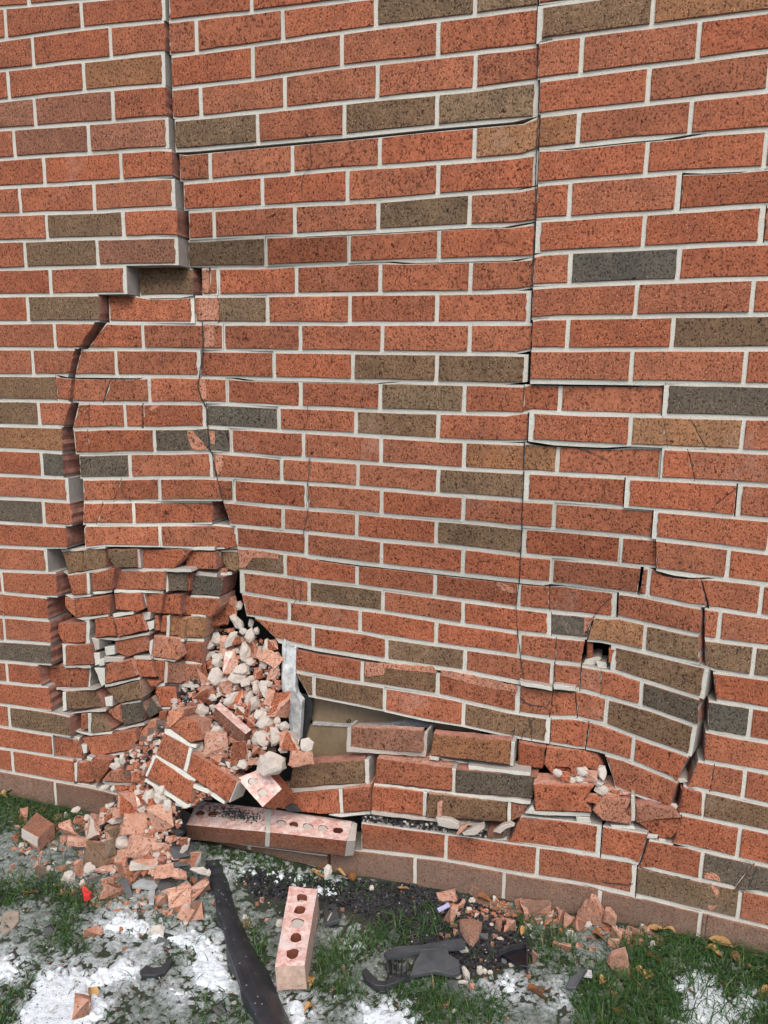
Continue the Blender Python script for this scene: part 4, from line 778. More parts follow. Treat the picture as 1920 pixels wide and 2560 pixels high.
def scatter(name, label, n, pick, size, mats, seed, kinds='R', flat=.6, mis=1, sink=.1):
    random.seed(seed); VS, FS, MI = [], [], []
    protos = []
    for q in range(14):
        bm = bmesh.new()
        for p in lump_pts(1, random.uniform(.5, .9), 1*flat, kinds): bm.verts.new(p)
        r = bmesh.ops.convex_hull(bm, input=bm.verts)
        bmesh.ops.delete(bm, geom=[e for e in set(r['geom_interior']) | set(r['geom_unused']) if isinstance(e, bmesh.types.BMVert)], context='VERTS')
        bm.verts.index_update(); protos.append(([v.co.copy() for v in bm.verts], [[v.index for v in f.verts] for f in bm.faces])); bm.free()
    done = 0; tries = 0
    while done < n and tries < n*30:
        tries += 1
        P = pick()
        if P is None: continue
        pv, pf = random.choice(protos); k = size()
        M = Matrix.Rotation(random.uniform(0, 6.28), 3, 'Z') @ Matrix.Rotation(random.uniform(-.5, .5), 3, 'X')
        b = len(VS); mi = random.randrange(mis)
        VS += [M @ (c*k) + P + Vector((0, 0, k*flat*sink)) for c in pv]
        FS += [[b+i for i in f] for f in pf]; MI += [mi]*len(pf); done += 1
    o = link(name, mesh(name, VS, FS, MI), mats, None, (*TINT['R'], 1)); tag(o, label, 'rubble', kind='stuff'); return o
def pick_pile():
    u, v = random.uniform(190, 700), random.uniform(1520, 2250)
    if not inpoly(u, v, PILEPOLY): return None
    return base_point(u, v, 0)[0] + Vector((0, .012, 0))
BR2 = mat_plain('chip_red', (.36, .135, .075), .9, .4, 80, .5)
scatter('rubble_chips', 'small brick and mortar chips, some black for gap shade, packed through the rubble heap', 2400, pick_pile, lambda: random.choice((.006, .009, .012, .016, .022)), [CO, MW, BR2, RAWB_SHADE, MW, BLK], 3, mis=6)  # darker chips mixed in to paint shade between the pieces
PXG = lambda u0, u1, v0, v1: (lambda: gp(random.uniform(u0, u1), random.uniform(v0, v1)))
def band(poly):
    xs_ = [p[0] for p in poly]; ys_ = [p[1] for p in poly]
    def f():
        u, v = random.uniform(min(xs_), max(xs_)), random.uniform(min(ys_), max(ys_))
        if not inpoly(u, v, poly): return None
        P = gp(u, v)
        return P if P.y < -.004 else None
    return f
DEB = [(640, 2170), (820, 2200), (1000, 2205), (1130, 2235), (1300, 2300), (1330, 2400), (1180, 2440), (1100, 2420), (1000, 2340), (900, 2290), (800, 2250), (640, 2250), (600, 2200)]
FOOT = [(1090, 2230), (1260, 2258), (1540, 2318), (1660, 2340), (1640, 2370), (1500, 2360), (1380, 2320), (1240, 2310), (1120, 2290)]
scatter('foot_chips', 'small red brick chips along the foot of the wall', 260, band(FOOT), lambda: random.uniform(.005, .016), [CO, BR2, BR2], 14, mis=3)
HEAP = [(30, 2010), (150, 2030), (260, 2060), (480, 2180), (500, 2290), (380, 2290), (240, 2270), (110, 2200), (20, 2120)]
scatter('heap_chips', 'small brick and mortar chips around the lower heap', 1100, band(HEAP), lambda: random.choice((.004, .006, .009, .012, .02)), [CO, MW, BR2, CO, BR2, BLK], 15, mis=6, flat=.35)
scatter('black_grit', 'black plastic grit and glass crumbs spread on the soil by the wall', 17000, band(DEB), lambda: random.choice((.002, .003, .004, .006, .009)), [BLK, SHIN, BLK], 16, mis=3, flat=.7)
scatter('strewn_grit', 'fine dark and red grit strewn over the lawn', 4500, PXG(-40, 1960, 2150, 2580), lambda: random.choice((.0014, .002, .003, .004)), [BLK, BLK, BLK, BR2, MW], 17, mis=5, sink=1.5)
def ledge():
    u = random.uniform(908, 1215); return pt(u, itp(u, L[29])-2, random.uniform(.005, .05))+Vector((0, 0, random.uniform(.002, .018)))
scatter('ledge_grit', 'black grit and crumbs lying on the ledge of the bottom courses', 900, ledge, lambda: random.choice((.004, .006, .009)), [BLK, SHIN, BLK, BLK, BLK, MW], 18, mis=6)

# ------------------------------------------------------------------ masonry that fell out in one piece, cored bricks
from mathutils.geometry import delaunay_2d_cdt
def cored(name, tl, tr, br, bl, down, holes, parent, col=None, matface=None, col_t='R'):
    """a brick from the four corners of its bed face and the vector through its height; holes (s, t, radius, filled)"""
    P = lambda s, t: (tl*(1-s)+tr*s)*(1-t) + (bl*(1-s)+br*s)*t
    Lx, Ly = (tr-tl).length, (bl-tl).length
    edge = []
    for a, b in (((0, 0), (1, 0)), ((1, 0), (1, 1)), ((1, 1), (0, 1)), ((0, 1), (0, 0))):
        for i in range(6):
            t = i/6; q = .008 if i else 0
            edge.append((a[0]+(b[0]-a[0])*t+random.uniform(-q, q), a[1]+(b[1]-a[1])*t+random.uniform(-q, q)))
    vs2 = [Vector(e) for e in edge]; es = [(i, (i+1) % len(edge)) for i in range(len(edge))]; loops = []
    for (s, t, r, fill) in holes:
        b = len(vs2); lp = []
        for i in range(12):
            a = i*math.pi/6; k = r*random.uniform(.88, 1.1); vs2.append(Vector((s+k*math.cos(a)/Lx, t+k*math.sin(a)/Ly))); lp.append(b+i)
        es += [(b+i, b+(i+1) % 12) for i in range(12)]; loops.append(lp)
    ov, oe, of, _, _, _ = delaunay_2d_cdt(vs2, es, [], 0, 1e-6)
    V3, F3, M3 = [], [], []
    for q in ov: V3.append(P(q.x, q.y))
    for f in of:
        cx_ = sum(ov[i].x for i in f)/len(f); cy_ = sum(ov[i].y for i in f)/len(f)
        if any(math.hypot((cx_-s)*Lx, (cy_-t)*Ly) < r*.86 for s, t, r, _ in holes): continue
        if not inpoly(cx_, cy_, edge): continue
        F3.append(list(f)); M3.append(2)
    n = len(edge); b = len(V3); dn = down.normalized()
    for s, t in edge: V3.append(P(s, t)+down)
    for i in range(n):
        j = (i+1) % n; F3.append([i, b+i, b+j, j]); M3.append(0)
    F3.append([b+i for i in range(n)]); M3.append(1)
    for (s, t, r, fill), lp in zip(holes, loops):
        b = len(V3); cc = P(s, t); hp = [P(*vs2[i]) for i in lp]
        V3 += hp + [p+down*.55 for p in hp]
        for i in range(12):
            j = (i+1) % 12; F3.append([b+i, b+j, b+12+j, b+12+i]); M3.append(3)
        F3.append([b+12+i for i in range(12)]); M3.append(3)
        if fill:
            dpt = down*(.02 if fill == 1 else .25)
            pv = [cc+(p-cc)*.93+dpt for p in hp]; vv_, ff_, mm_ = prism(pv, down*.3, .001)
            child_ = link('mortar_plug', mesh('mortar_plug', vv_, ff_, mm_), [MW, MW], parent)
            if parent is not None: child_.matrix_parent_inverse = Matrix.Translation(-Vector(parent.location))
    o = link(name, mesh(name, V3, F3, M3), [BR, CO, PK, HOLE], parent, tint(col_t))
    if parent is not None: o.matrix_parent_inverse = Matrix.Translation(-Vector(parent.location))
    return o
HOLE = mat_plain('cored_hole_clay', (.20, .062, .035), .9, .2, 60, .3)
random.seed(21)
sl_ = empty('masonry_slab', pt(668, 2080, -.05)); tag(sl_, 'two red bricks still mortared end to end, tipped out at the wall foot', 'masonry slab')
yb, yf, yl = .028, -.062, -.040
def sq(u, v, y): return pt(u, v, y)
TLa, TRa, BRa, BLa = sq(492, 2002, yb), sq(662, 2021, yb), sq(664, 2080, yf), sq(466, 2062, yf)
dnv = sq(560, 2107, yl)-sq(560, 2071, yf)
cored('brick', TLa, TRa, BRa, BLa, dnv, [(.12, .5, .013, 2), (.29, .48, .013, 2), (.47, .5, .013, 1), (.66, .5, .013, 1), (.84, .5, .013, 1)], sl_)
TLb, TRb, BRb, BLb = sq(679, 2023, yb), sq(881, 2053, yb), sq(866, 2102, yf), sq(675, 2081, yf)
cored('brick', TLb, TRb, BRb, BLb, dnv, [(.14, .55, .014, 1), (.30, .55, .014, 2), (.48, .55, .015, 1), (.67, .55, .015, 1), (.86, .56, .015, 0)], sl_)
def boxy(name, a, b, c, d, dn, mat, par):
    v_, f_, mi = prism([a, b, c, d], dn, .0012, cap=True); o = child(link(name, mesh(name, v_, f_, mi), [mat, mat]), par); return o
boxy('mortar_joint', TRa, TLb, BLb, BRa, dnv*.98, MO, sl_); boxy('mortar_end', TRb+Vector((.001, 0, 0)), sq(893, 2058, yb), sq(889, 2100, yf+.01), BRb+Vector((.001, 0, 0)), dnv*1.02, MW, sl_)
random.seed(30)
smv, smf = [], []
for i in range(420):                             # black tar smear on the left brick: crumbs stuck to the bed face
    s = random.gauss(.62, .2); t = .35+.3*(s-.5)+random.gauss(0, .13)
    if not (0.1 < s < .98 and .05 < t < .95): continue
    p = (TLa*(1-s)+TRa*s)*(1-t)+(BLa*(1-s)+BRa*s)*t; k = random.uniform(.0012, .0035); b = len(smv)
    smv += [p+Vector((k, 0, .0003)), p+Vector((0, k, .0003)), p+Vector((-k, 0, .0003)), p+Vector((0, -k, .0003)), p+Vector((0, 0, .0025))]
    smf += [(b, b+1, b+4), (b+1, b+2, b+4), (b+2, b+3, b+4), (b+3, b, b+4)]
child(tag(link('tar_crumbs', mesh('tar_crumbs', smv, smf), [BLK]), kind='stuff'), sl_)
# loose whole brick on the lawn
zt = .046
q = [gpt(*px('I', 840, 537), zt), gpt(*px('I', 1083, 560), zt), gpt(*px('I', 972, 1222), zt), gpt(*px('I', 716, 1235), zt)]
lb_ = empty('loose_brick', (sum(q, Vector())/4)*1.0); tag(lb_, 'whole pale pink brick with five core holes lying on the lawn', 'brick')
cored('brick_body', q[0], q[1], q[2], q[3], Vector((.004, .002, -.056)), [(.52, .15, .0145, 2), (.51, .32, .0145, 0), (.5, .49, .017, 1), (.55, .67, .0145, 0), (.52, .86, .0155, 0)], lb_, col_t='P')
for o in [o for o in bpy.data.objects if o.parent == lb_ and o.name.startswith('brick_body')]: o.data.materials[0] = mat_plain('dusty_brick_side', (.50, .36, .29), .95, .3, 70, .6)
# half brick with two holes
hq = [pt(*px('D', 388, 848), -.085), pt(*px('D', 620, 757), -.055), pt(*px('D', 775, 940), -.07), pt(*px('D', 610, 1098), -.115)]
hb = empty('half_brick', sum(hq, Vector())/4); tag(hb, 'broken half brick showing its pink bed face with two holes', 'brick')
cored('brick_body', hq[0], hq[1], hq[2], hq[3], Vector((.012, .045, -.03)), [(.36, .28, .0135, 1), (.36, .70, .0135, 1)], hb)
# slender brick lying in the rubble
eq = [pt(*px('D', 195, 232), -.01), pt(*px('D', 240, 190), .03), pt(*px('D', 515, 430), -.025), pt(*px('D', 462, 468), -.065)]
eb = empty('split_brick', sum(eq, Vector())/4); tag(eb, 'long split brick lying diagonally on the rubble below the hole', 'brick')
cored('brick_body', eq[0], eq[1], eq[2], eq[3], pt(*px('D', 455, 572), -.06)-pt(*px('D', 462, 468), -.065), [], eb, col_t='M')
# leaning panel of five bricks
pn = empty('masonry_panel', pt(480, 1920, -.07)); tag(pn, 'leaning panel of red bricks and mortar fallen against the wall', 'masonry panel')
def py_(u, v): return itc(v, [(1780, -.045), (1880, -.085), (2020, -.13)])
def panel(c, t, *xy):
    pts = rough([px(t, xy[i], xy[i+1]) for i in range(0, len(xy), 2)], 20, 1)
    fr = [pt(u, v, py_(u, v)+(.003 if c == 'W' else 0)) for u, v in pts]
    v_, f_, mi = prism(fr, Vector((.0, .07, -.02)), .0015, side_mi=0 if c == 'W' else 1, cap=True)
    nm = 'mortar_strip' if c == 'W' else 'brick'
    child(link(nm, mesh(nm, v_, f_, mi), [MO, MO] if c == 'W' else [BR, CO], None, None if c == 'W' else tint(c)), pn)
random.seed(33)
panel('P', 'C', 1422, 415, 1455, 262, 1600, 252, 1565, 325, 1470, 410); panel('R', 'C', 1475, 418, 1580, 322, 1659, 340, 1712, 372, 1744, 470, 1735, 520, 1640, 540)
panel('W', 'C', 1420, 425, 1470, 425, 1640, 548, 1700, 560, 1690, 590, 1630, 575, 1418, 460); panel('R', 'C', 1412, 463, 1628, 580, 1580, 778, 1346, 640)
panel('W', 'C', 1632, 580, 1660, 590, 1612, 800, 1584, 782); panel('R', 'C', 1664, 632, 1850, 745, 2044, 878, 1975, 1055, 1800, 940, 1614, 800)
panel('W', 'C', 1340, 642, 1580, 780, 1612, 805, 1690, 858, 1680, 880, 1600, 850, 1335, 668); panel('R', 'C', 1346, 674, 1600, 850, 1670, 890, 1650, 1060, 1625, 1070, 1270, 842)
panel('W', 'C', 1328, 655, 1344, 672, 1268, 842, 1252, 830); panel('W', 'C', 1255, 850, 1625, 1075, 1650, 1068, 1640, 1100, 1600, 1112, 1245, 872); panel('W', 'C', 1660, 895, 1810, 945, 1940, 1045, 1935, 1075, 1800, 985, 1655, 925)
panel('W', 'C', 2044, 880, 2052, 885, 1985, 1060, 1976, 1056)
# flat big brick piece on the left
fb = [px('C', 190, 1290), px('C', 315, 1135), px('C', 470, 1240), px('C', 325, 1385)]
fq = [gpt(u, v, .05 if i in (1, 2) else .03) for i, (u, v) in enumerate(fb)]
fo = empty('brick_half', sum(fq, Vector())/4); tag(fo, 'squarish red half brick with a white mortar edge lying at far left', 'brick')
v_, f_, mi = prism([gpt(*p, .045) for p in rough([px('C', 190, 1275), px('C', 315, 1137), px('C', 470, 1240), px('C', 335, 1360)], 18, 1.2)], Vector((0, .0, -.04)), .002, side_mi=1, cap=True)
child(link('brick_body', mesh('brick_body', v_, f_, mi), [BR, CO], None, tint('R')), fo)
v_, f_, mi = prism([gpt(*p, .046) for p in [px('C', 186, 1280), px('C', 335, 1362), px('C', 325, 1376), px('C', 186, 1292)]], Vector((0, -.002, -.022)), .001, cap=True)
child(link('mortar_edge', mesh('mortar_edge', v_, f_, mi), [MW, MW]), fo)

# ------------------------------------------------------------------ car trim and plastic
def strip():
    left = [(112, 320), (150, 475), (200, 620), (210, 760), (270, 900), (300, 1080), (380, 1290), (430, 1450), (520, 1620), (600, 1800), (700, 2000)]
    right = [(262, 300), (300, 440), (345, 600), (372, 700), (440, 880), (530, 1060), (650, 1260), (750, 1500), (850, 1728), (930, 1880), (1030, 2060)]
    z = [.012, .015, .02, .024, .028, .032, .038, .045, .052, .058, .062]
    VS, FS = [], []
    for (l, r, h) in zip(left, right, z):
        for t, k in ((0, .35), (.04, 1.0), (.30, 1.12), (.62, 1.1), (.82, .75), (1.0, .15)):
            P = gpt(*px('I', l[0]+(r[0]-l[0])*t, l[1]+(r[1]-l[1])*t), 0); g = gh(P.x, P.y)
            VS.append(gpt(*px('I', l[0]+(r[0]-l[0])*t, l[1]+(r[1]-l[1])*t), g+h*k+.002*noise.noise(P*30)))
    n = 6
    for i in range(len(left)-1):
        for j in range(n-1): FS.append((i*n+j, i*n+j+1, (i+1)*n+j+1, (i+1)*n+j))
    b = len(VS); VS += [v-Vector((0, 0, .008)) for v in VS[:]]
    FS += [tuple(reversed([i+b for i in f])) for f in FS[:]]
    for i in range(len(left)-1):
        FS += [(i*n, (i+1)*n, (i+1)*n+b, i*n+b), (i*n+n-1, i*n+n-1+b, (i+1)*n+n-1+b, (i+1)*n+n-1)]
    FS.append(tuple(range(n)) + tuple(reversed([i+b for i in range(n)])))
    me = mesh('bumper_trim', VS, FS); bm = bmesh.new(); bm.from_mesh(me); bmesh.ops.subdivide_edges(bm, edges=bm.edges[:], cuts=1, use_grid_fill=True, smooth=.6); bm.to_mesh(me); bm.free()
    return link('bumper_trim', me, [TRIM])
tag(strip(), 'long torn black bumper trim lying across the snow towards the camera', 'car trim')
def plate(name, label, cat, t, xy, h0, th, mat, slope=0.0, parent=None):
    pts = rough([px(t, xy[i], xy[i+1]) for i in range(0, len(xy), 2)], 14, .7)
    vm_ = sum(p[1] for p in pts)/len(pts)
    fr = []
    for u, v in pts:
        P = gp(u, v); z = P.z + h0 + slope*(vm_-v)/100; fr.append(gpt(u, v, z))
    v_, f_, mi = prism(fr, Vector((0, 0, -th)), .001, cap=True)
    o = link(name, mesh(name, v_, f_, mi), [mat, mat])
    if label: tag(o, label, cat)
    return o
fn = empty('bumper_piece', gp(1090, 2380)); tag(fn, 'large broken dark grey bumper piece with ribbed arm beside the brick', 'car debris')
child(plate('panel', None, None, 'J', (330, 1075, 540, 1030, 560, 1120, 650, 1180, 660, 1280, 600, 1300, 440, 1270, 220, 1310, 260, 1200), .028, .008, BLK2, .02), fn)
child(plate('upper_arm', None, None, 'J', (0, 1110, 90, 1060, 330, 1040, 540, 1000, 680, 990, 705, 1050, 560, 1065, 340, 1085, 110, 1130, 20, 1140), .036, .01, BLK2), fn)
child(plate('ribbed_arm', None, None, 'I', (1470, 1260, 1500, 1240, 1600, 1350, 1659, 1360, 1760, 1310, 1850, 1290, 1890, 1310, 1760, 1370, 1659, 1400, 1580, 1390, 1500, 1340), .02, .012, BLK), fn)
for i in range(5): child(plate('rib', None, None, 'J', (20+i*42, 1180+i*14-30, 34+i*42, 1176+i*14-30, 44+i*42, 1275+i*4, 30+i*42, 1280+i*4), .03, .016, BLK), fn)
bk_ = empty('black_bracket', gp(828, 2285)); tag(bk_, 'square black plastic bracket with a screw hole beside the whole brick', 'car debris')
child(plate('bracket_plate', None, None, 'I', (1130, 700, 1245, 685, 1275, 825, 1150, 865), .018, .01, BLK2), bk_)
child(plate('screw_hole', None, None, 'I', (1175, 735, 1195, 722, 1210, 735, 1200, 752, 1180, 752), .0195, .003, SHIN), bk_)
child(plate('white_clip', None, None, 'I', (1168, 825, 1195, 775, 1205, 760, 1210, 765, 1185, 815, 1172, 833), .0215, .003, MW), bk_)
rp = empty('lamp_housing', gp(1270, 2385)); tag(rp, 'glossy black triangular housing shard with raised rim right of the bumper piece', 'car debris')
child(plate('face', None, None, 'J', (985, 1095, 1120, 1045, 1235, 1030, 1240, 1230, 1180, 1225), .02, .008, SHIN), rp)
child(plate('rim', None, None, 'J', (1228, 1030, 1240, 1028, 1248, 1232, 1232, 1234), .03, .018, BLK), rp); child(plate('rim', None, None, 'J', (985, 1085, 1110, 1040, 1225, 1025, 1228, 1036, 1115, 1052, 990, 1100), .03, .012, BLK), rp)
plate('plastic_flap', 'dark grey plastic flap standing in the grass below the brick shard', 'car debris', 'J', (1570, 1395, 1600, 1340, 1659, 1290, 1710, 1240, 1760, 1250, 1700, 1330, 1659, 1410, 1590, 1415), .03, .006, BLK2, .03)
plate('light_tab', 'small grey plastic tab at the tip of the dark flap', 'car debris', 'K', (60, 1245, 135, 1260, 140, 1310, 60, 1300), .028, .006, BOARD2)
plate('curved_clip', 'dark curved plastic clip lying on the snow left of the trim', 'car debris', 'H', (1205, 1270, 1260, 1215, 1320, 1240, 1400, 1230, 1450, 1170, 1490, 1165, 1470, 1220, 1430, 1270, 1340, 1305, 1230, 1305), .014, .008, BLK)
plate('red_plastic', 'small bright red plastic piece beside the rubble heap', 'car debris', 'H', (708, 550, 745, 538, 772, 580, 792, 585, 775, 605, 725, 620), .022, .016, REDP)
plate('lavender_strip', 'pale lavender plastic strip among brick chips at wall foot', 'car debris', 'J', (460, 725, 555, 675, 572, 705, 475, 755), .016, .004, LAV)
CLR = mat_plain('clear_plastic_scuffed', (.33, .35, .36), .35, .25, 50, .2)
plate('clear_plastic', 'scuffed clear plastic lens piece on snow below the heap', 'car debris', 'H', (1140, 520, 1210, 475, 1330, 490, 1365, 530, 1340, 560, 1330, 690, 1290, 690, 1280, 600, 1300, 560, 1140, 545), .016, .004, CLR)
plate('flat_stone', 'flat buff stone sunk in the frost at far left', 'stone', 'H', (20, 780, 60, 745, 160, 745, 165, 830, 110, 900, 20, 960, 0, 900), .006, .02, mat_plain('buff_stone', (.30, .25, .20), .9, .2, 40, .3))
bs_ = [pt(*px('C', 1500, 1110), -.10), pt(*px('C', 1530, 1112), -.10), gp(*px('C', 1520, 1490))+Vector((0, 0, .01)), gp(*px('C', 1470, 1500))+Vector((0, 0, .01))]
v_, f_, mi = prism(bs_, Vector((0, .02, 0)), .002, cap=True); tag(link('black_strip', mesh('black_strip', v_, f_, mi), [SHIN, SHIN]), 'glossy black plastic strip standing between heap and tipped masonry slab', 'car debris')
gm = slab_poly('D', (270, 735, 440, 765, 435, 800, 330, 815, 290, 790), -.05, .01, BOARD2, 'grey_flashing'); tag(gm, 'short grey metal flashing sticking out behind the half brick', 'flashing')
tp = slab_poly('D', (800, 1105, 850, 1075, 890, 1090, 940, 1140, 820, 1135), -.005, .006, BLK, 'torn_membrane'); tag(tp, 'torn black membrane scrap behind the tipped masonry slab', 'membrane')
# mortar strips and splinter on the ledge
def ledge_piece(nm, lb, c, xy, y):
    fr = [pt(*px('E', xy[i], xy[i+1]), y) for i in range(0, len(xy), 2)]
    v_, f_, mi = prism([p for p in fr], Vector((0, .02, -.004)), .0015, cap=True)
    tag(link(nm, mesh(nm, v_, f_, mi), [c, c], None, tint('P')), lb, 'rubble')
ledge_piece('mortar_strip_loose', 'long white mortar strip lying on the brick ledge below the splinter', MW, (445, 1190, 560, 1205, 640, 1245, 660, 1290, 560, 1285, 470, 1260), -.012)
ledge_piece('mortar_strip_loose', 'flat white mortar strip pointing up right on the brick ledge', MW, (668, 1320, 790, 1270, 855, 1248, 865, 1285, 790, 1345, 690, 1345), -.03)
ledge_piece('mortar_strip_loose', 'curved white mortar strip at the right end of the ledge', MW, (940, 1310, 1010, 1260, 1085, 1240, 1125, 1262, 1060, 1285, 1000, 1330), -.02)
ledge_piece('brick_splinter', 'thin upright orange brick splinter stuck on the ledge', CO, (460, 1065, 490, 1045, 504, 1060, 495, 1180, 460, 1190), -.004)
ledge_piece('brick_splinter', 'short brick splinter lying between the two white mortar strips', CO, (620, 1330, 655, 1275, 735, 1240, 700, 1290, 640, 1340), -.035)
# rubble lumps in the little pocket on the right
random.seed(44)
for (x, y, w, h, k) in ((60, 790, 110, 80, 'W'), (30, 850, 80, 80, 'W'), (130, 830, 130, 100, 'P'), (225, 800, 90, 120, 'W'), (190, 890, 90, 70, 'W'), (225, 950, 110, 90, 'W'), (150, 1020, 130, 90, 'R'), (330, 975, 90, 60, 'R'), (840, 1090, 80, 60, 'W'), (430, 985, 110, 40, 'P'), (-150, 800, 80, 60, 'W'), (-90, 830, 90, 80, 'R'), (-30, 860, 90, 60, 'W'), (20, 900, 120, 50, 'P'), (-80, 880, 90, 40, 'P'), (80, 905, 90, 50, 'W'), (-10, 800, 70, 60, 'R')):
    u, v = px('G', x, y); o = chunk('G', x, y, w, h, k, label=None)
    P = pt(u, v, .012+.004*random.random()); o.location = P
    kk = 'pale mortar lump' if k == 'W' else 'pinkish brick chunk' if k == 'P' else 'red brick chunk'
    o['group'] = 'rubble caught in the right pocket'

# shards with an outline of their own
def shard(label, t, xy, y, th, flat=False, hz=.02, c='R'):
    pts = rough([px(t, xy[i], xy[i+1]) for i in range(0, len(xy), 2)], 9, .8)
    fr = [gpt(u, v, gp(u, v).z+hz) for u, v in pts] if flat else [pt(u, v, y+(max(p[1] for p in pts)-v)*.0002) for u, v in pts]
    cc = sum(fr, Vector())/len(fr)
    v_, f_, mi = prism([p-cc for p in fr], Vector((0, 0, -hz)) if flat else Vector((.002, th, 0)), .003, side_mi=1, cap=True)
    o = link('brick_shard', mesh('brick_shard', v_, f_, mi), [BR, CO], None, tint(c)); o.location = cc; tag(o, label, 'rubble'); return o
random.seed(61)
shard('triangular orange brick flake pointing down on the black debris', 'J', (650, 815, 760, 805, 848, 840, 820, 930, 770, 990, 735, 970, 690, 920, 660, 870), 0, 0, True, .022, 'P')
shard('tall pointed brick shard leaning on the bottom course of the wall', 'K', (5, 790, 60, 710, 95, 690, 125, 640, 165, 655, 195, 720, 240, 790, 230, 860, 300, 925, 280, 945, 120, 870, 60, 850, 10, 830), -.035, .02, c='P')
shard('narrow triangular brick shard right of the tall pointed shard', 'K', (228, 850, 250, 760, 290, 765, 345, 840, 340, 900, 290, 880), -.045, .02, c='P')
shard('tapering orange brick shard alone in the green grass on the right', 'K', (262, 1200, 300, 1150, 415, 1112, 440, 1190, 465, 1345, 440, 1330, 300, 1265), gp(*px('K', 420, 1330)).y, .02, c='P')
# every loose piece gets words of its own: size, form and colour, then what it lies beside
MARKS = [('the bent steel stud', 725, 1700), ('the leaning masonry panel', 480, 1910), ('the long split brick', 590, 1790), ('the half brick with two holes', 648, 1965), ('the chalky mortar chunk', 690, 1910),
         ('the square chunk by the stud', 700, 1765), ('the tipped masonry slab', 690, 2060), ('the top end of the black trim', 535, 2160), ('the middle of the black trim', 600, 2330), ('the red plastic piece', 215, 2228), ('the clear plastic lens', 365, 2220),
         ('the squarish half brick', 95, 2065), ('the whole pale brick', 745, 2320), ('the square black bracket', 828, 2285), ('the grey bumper piece', 1090, 2380), ('the lavender strip', 1108, 2268), ('the triangular flake', 1177, 2320),
         ('the glossy housing shard', 1290, 2390), ('the largest rounded chunk', 1350, 2275), ('the tall pointed shard', 1480, 2290), ('the lone tapering shard', 1548, 2415), ('the dark plastic flap', 1435, 2445), ('the curved black clip', 390, 2420),
         ('the white topped broken brick', 405, 2045), ('the grey faced fragment', 250, 2137), ('the long pink sliver', 375, 2160), ('the upright pink slab piece', 355, 2112), ('the wide pink broken brick', 343, 2058), ('the right snow patch', 1780, 2510), ('the big golden leaf', 1800, 2370),
         ('the flat buff stone', 25, 2290), ('the narrow top of the hole', 590, 1570), ('the hole edge on the left', 470, 1640), ('the flat rust red flake', 204, 2524), ('the rough white mortar block', 173, 2196), ('the broad brown leaf', 1345, 2500), ('the swung right flank', 1500, 1985)]
def where(u, v, q=0):
    md = sorted(MARKS, key=lambda k: (k[1]-u)**2+(k[2]-v)**2)[q]
    dx, dy = u-md[1], v-md[2]; d = math.hypot(dx, dy); near_ = 'just ' if d < 45 else '' if d < 120 else 'well '
    if abs(dx) > 2*abs(dy): r = 'right of' if dx > 0 else 'left of'
    elif abs(dy) > 2*abs(dx): r = 'below' if dy > 0 else 'above'
    else: r = ('below and ' if dy > 0 else 'above and ')+('right of' if dx > 0 else 'left of')
    return near_+r+' '+md[0], md[0]
def words(kind, w, h, u, v):
    m_ = max(w, h); sz = 'tiny' if m_ < 14 else 'small' if m_ < 24 else 'medium' if m_ < 38 else 'large'
    q = w/h; sh = 'flat lying' if q > 1.7 else 'upright slim' if q < .6 else ''
    c = {'W': 'pale mortar lump', 'P': 'pinkish brick chunk', 'B': 'brown brick chunk', 'K': 'dark plastic shard'}.get(kind, 'red brick chunk')
    return ' '.join(x for x in (sz, sh, c) if x)
by = {}
for e in LOOSE: by.setdefault(words(*e[1:])+' '+where(e[4], e[5])[0], []).append(e)
for lb, es in list(by.items()):
    if len(lb.split()) > 12: lb = lb.replace('well ', '').replace('just ', '')
    if len(es) == 1: es[0][0]['label'] = lb; continue
    su, sv = max(e[4] for e in es)-min(e[4] for e in es), max(e[5] for e in es)-min(e[5] for e in es)
    es.sort(key=lambda e: e[4] if su > sv else e[5])
    nm_ = (['leftmost', 'second from left', 'third from left', 'fourth from left', 'fifth from left'] if su > sv else ['uppermost', 'second from top', 'third from top', 'fourth from top', 'fifth from top'])
    for i, e in enumerate(es):
        w_ = ('rightmost' if su > sv else 'lowest') if i == len(es)-1 else nm_[min(i, 4)]
        e[0]['label'] = w_+' '+lb
seen = {}
for e in LOOSE: seen.setdefault(e[0]['label'], []).append(e)
taken = set(seen)
for lb, es in seen.items():
    w_ = lb.split()
    if len(w_) > 16: es[0][0]['label'] = ' '.join(x for x in w_ if x not in ('well', 'just', 'upright', 'slim', 'flat', 'lying'))
    for i, e in enumerate(es[1:]):
        for q in range(1, 9):
            nl = words(*e[1:]).replace('upright slim ', '').replace('flat lying ', '') + ' ' + where(e[4], e[5], q)[0]
            if nl not in taken and len(nl.split()) <= 16: break
        taken.add(nl); e[0]['label'] = nl
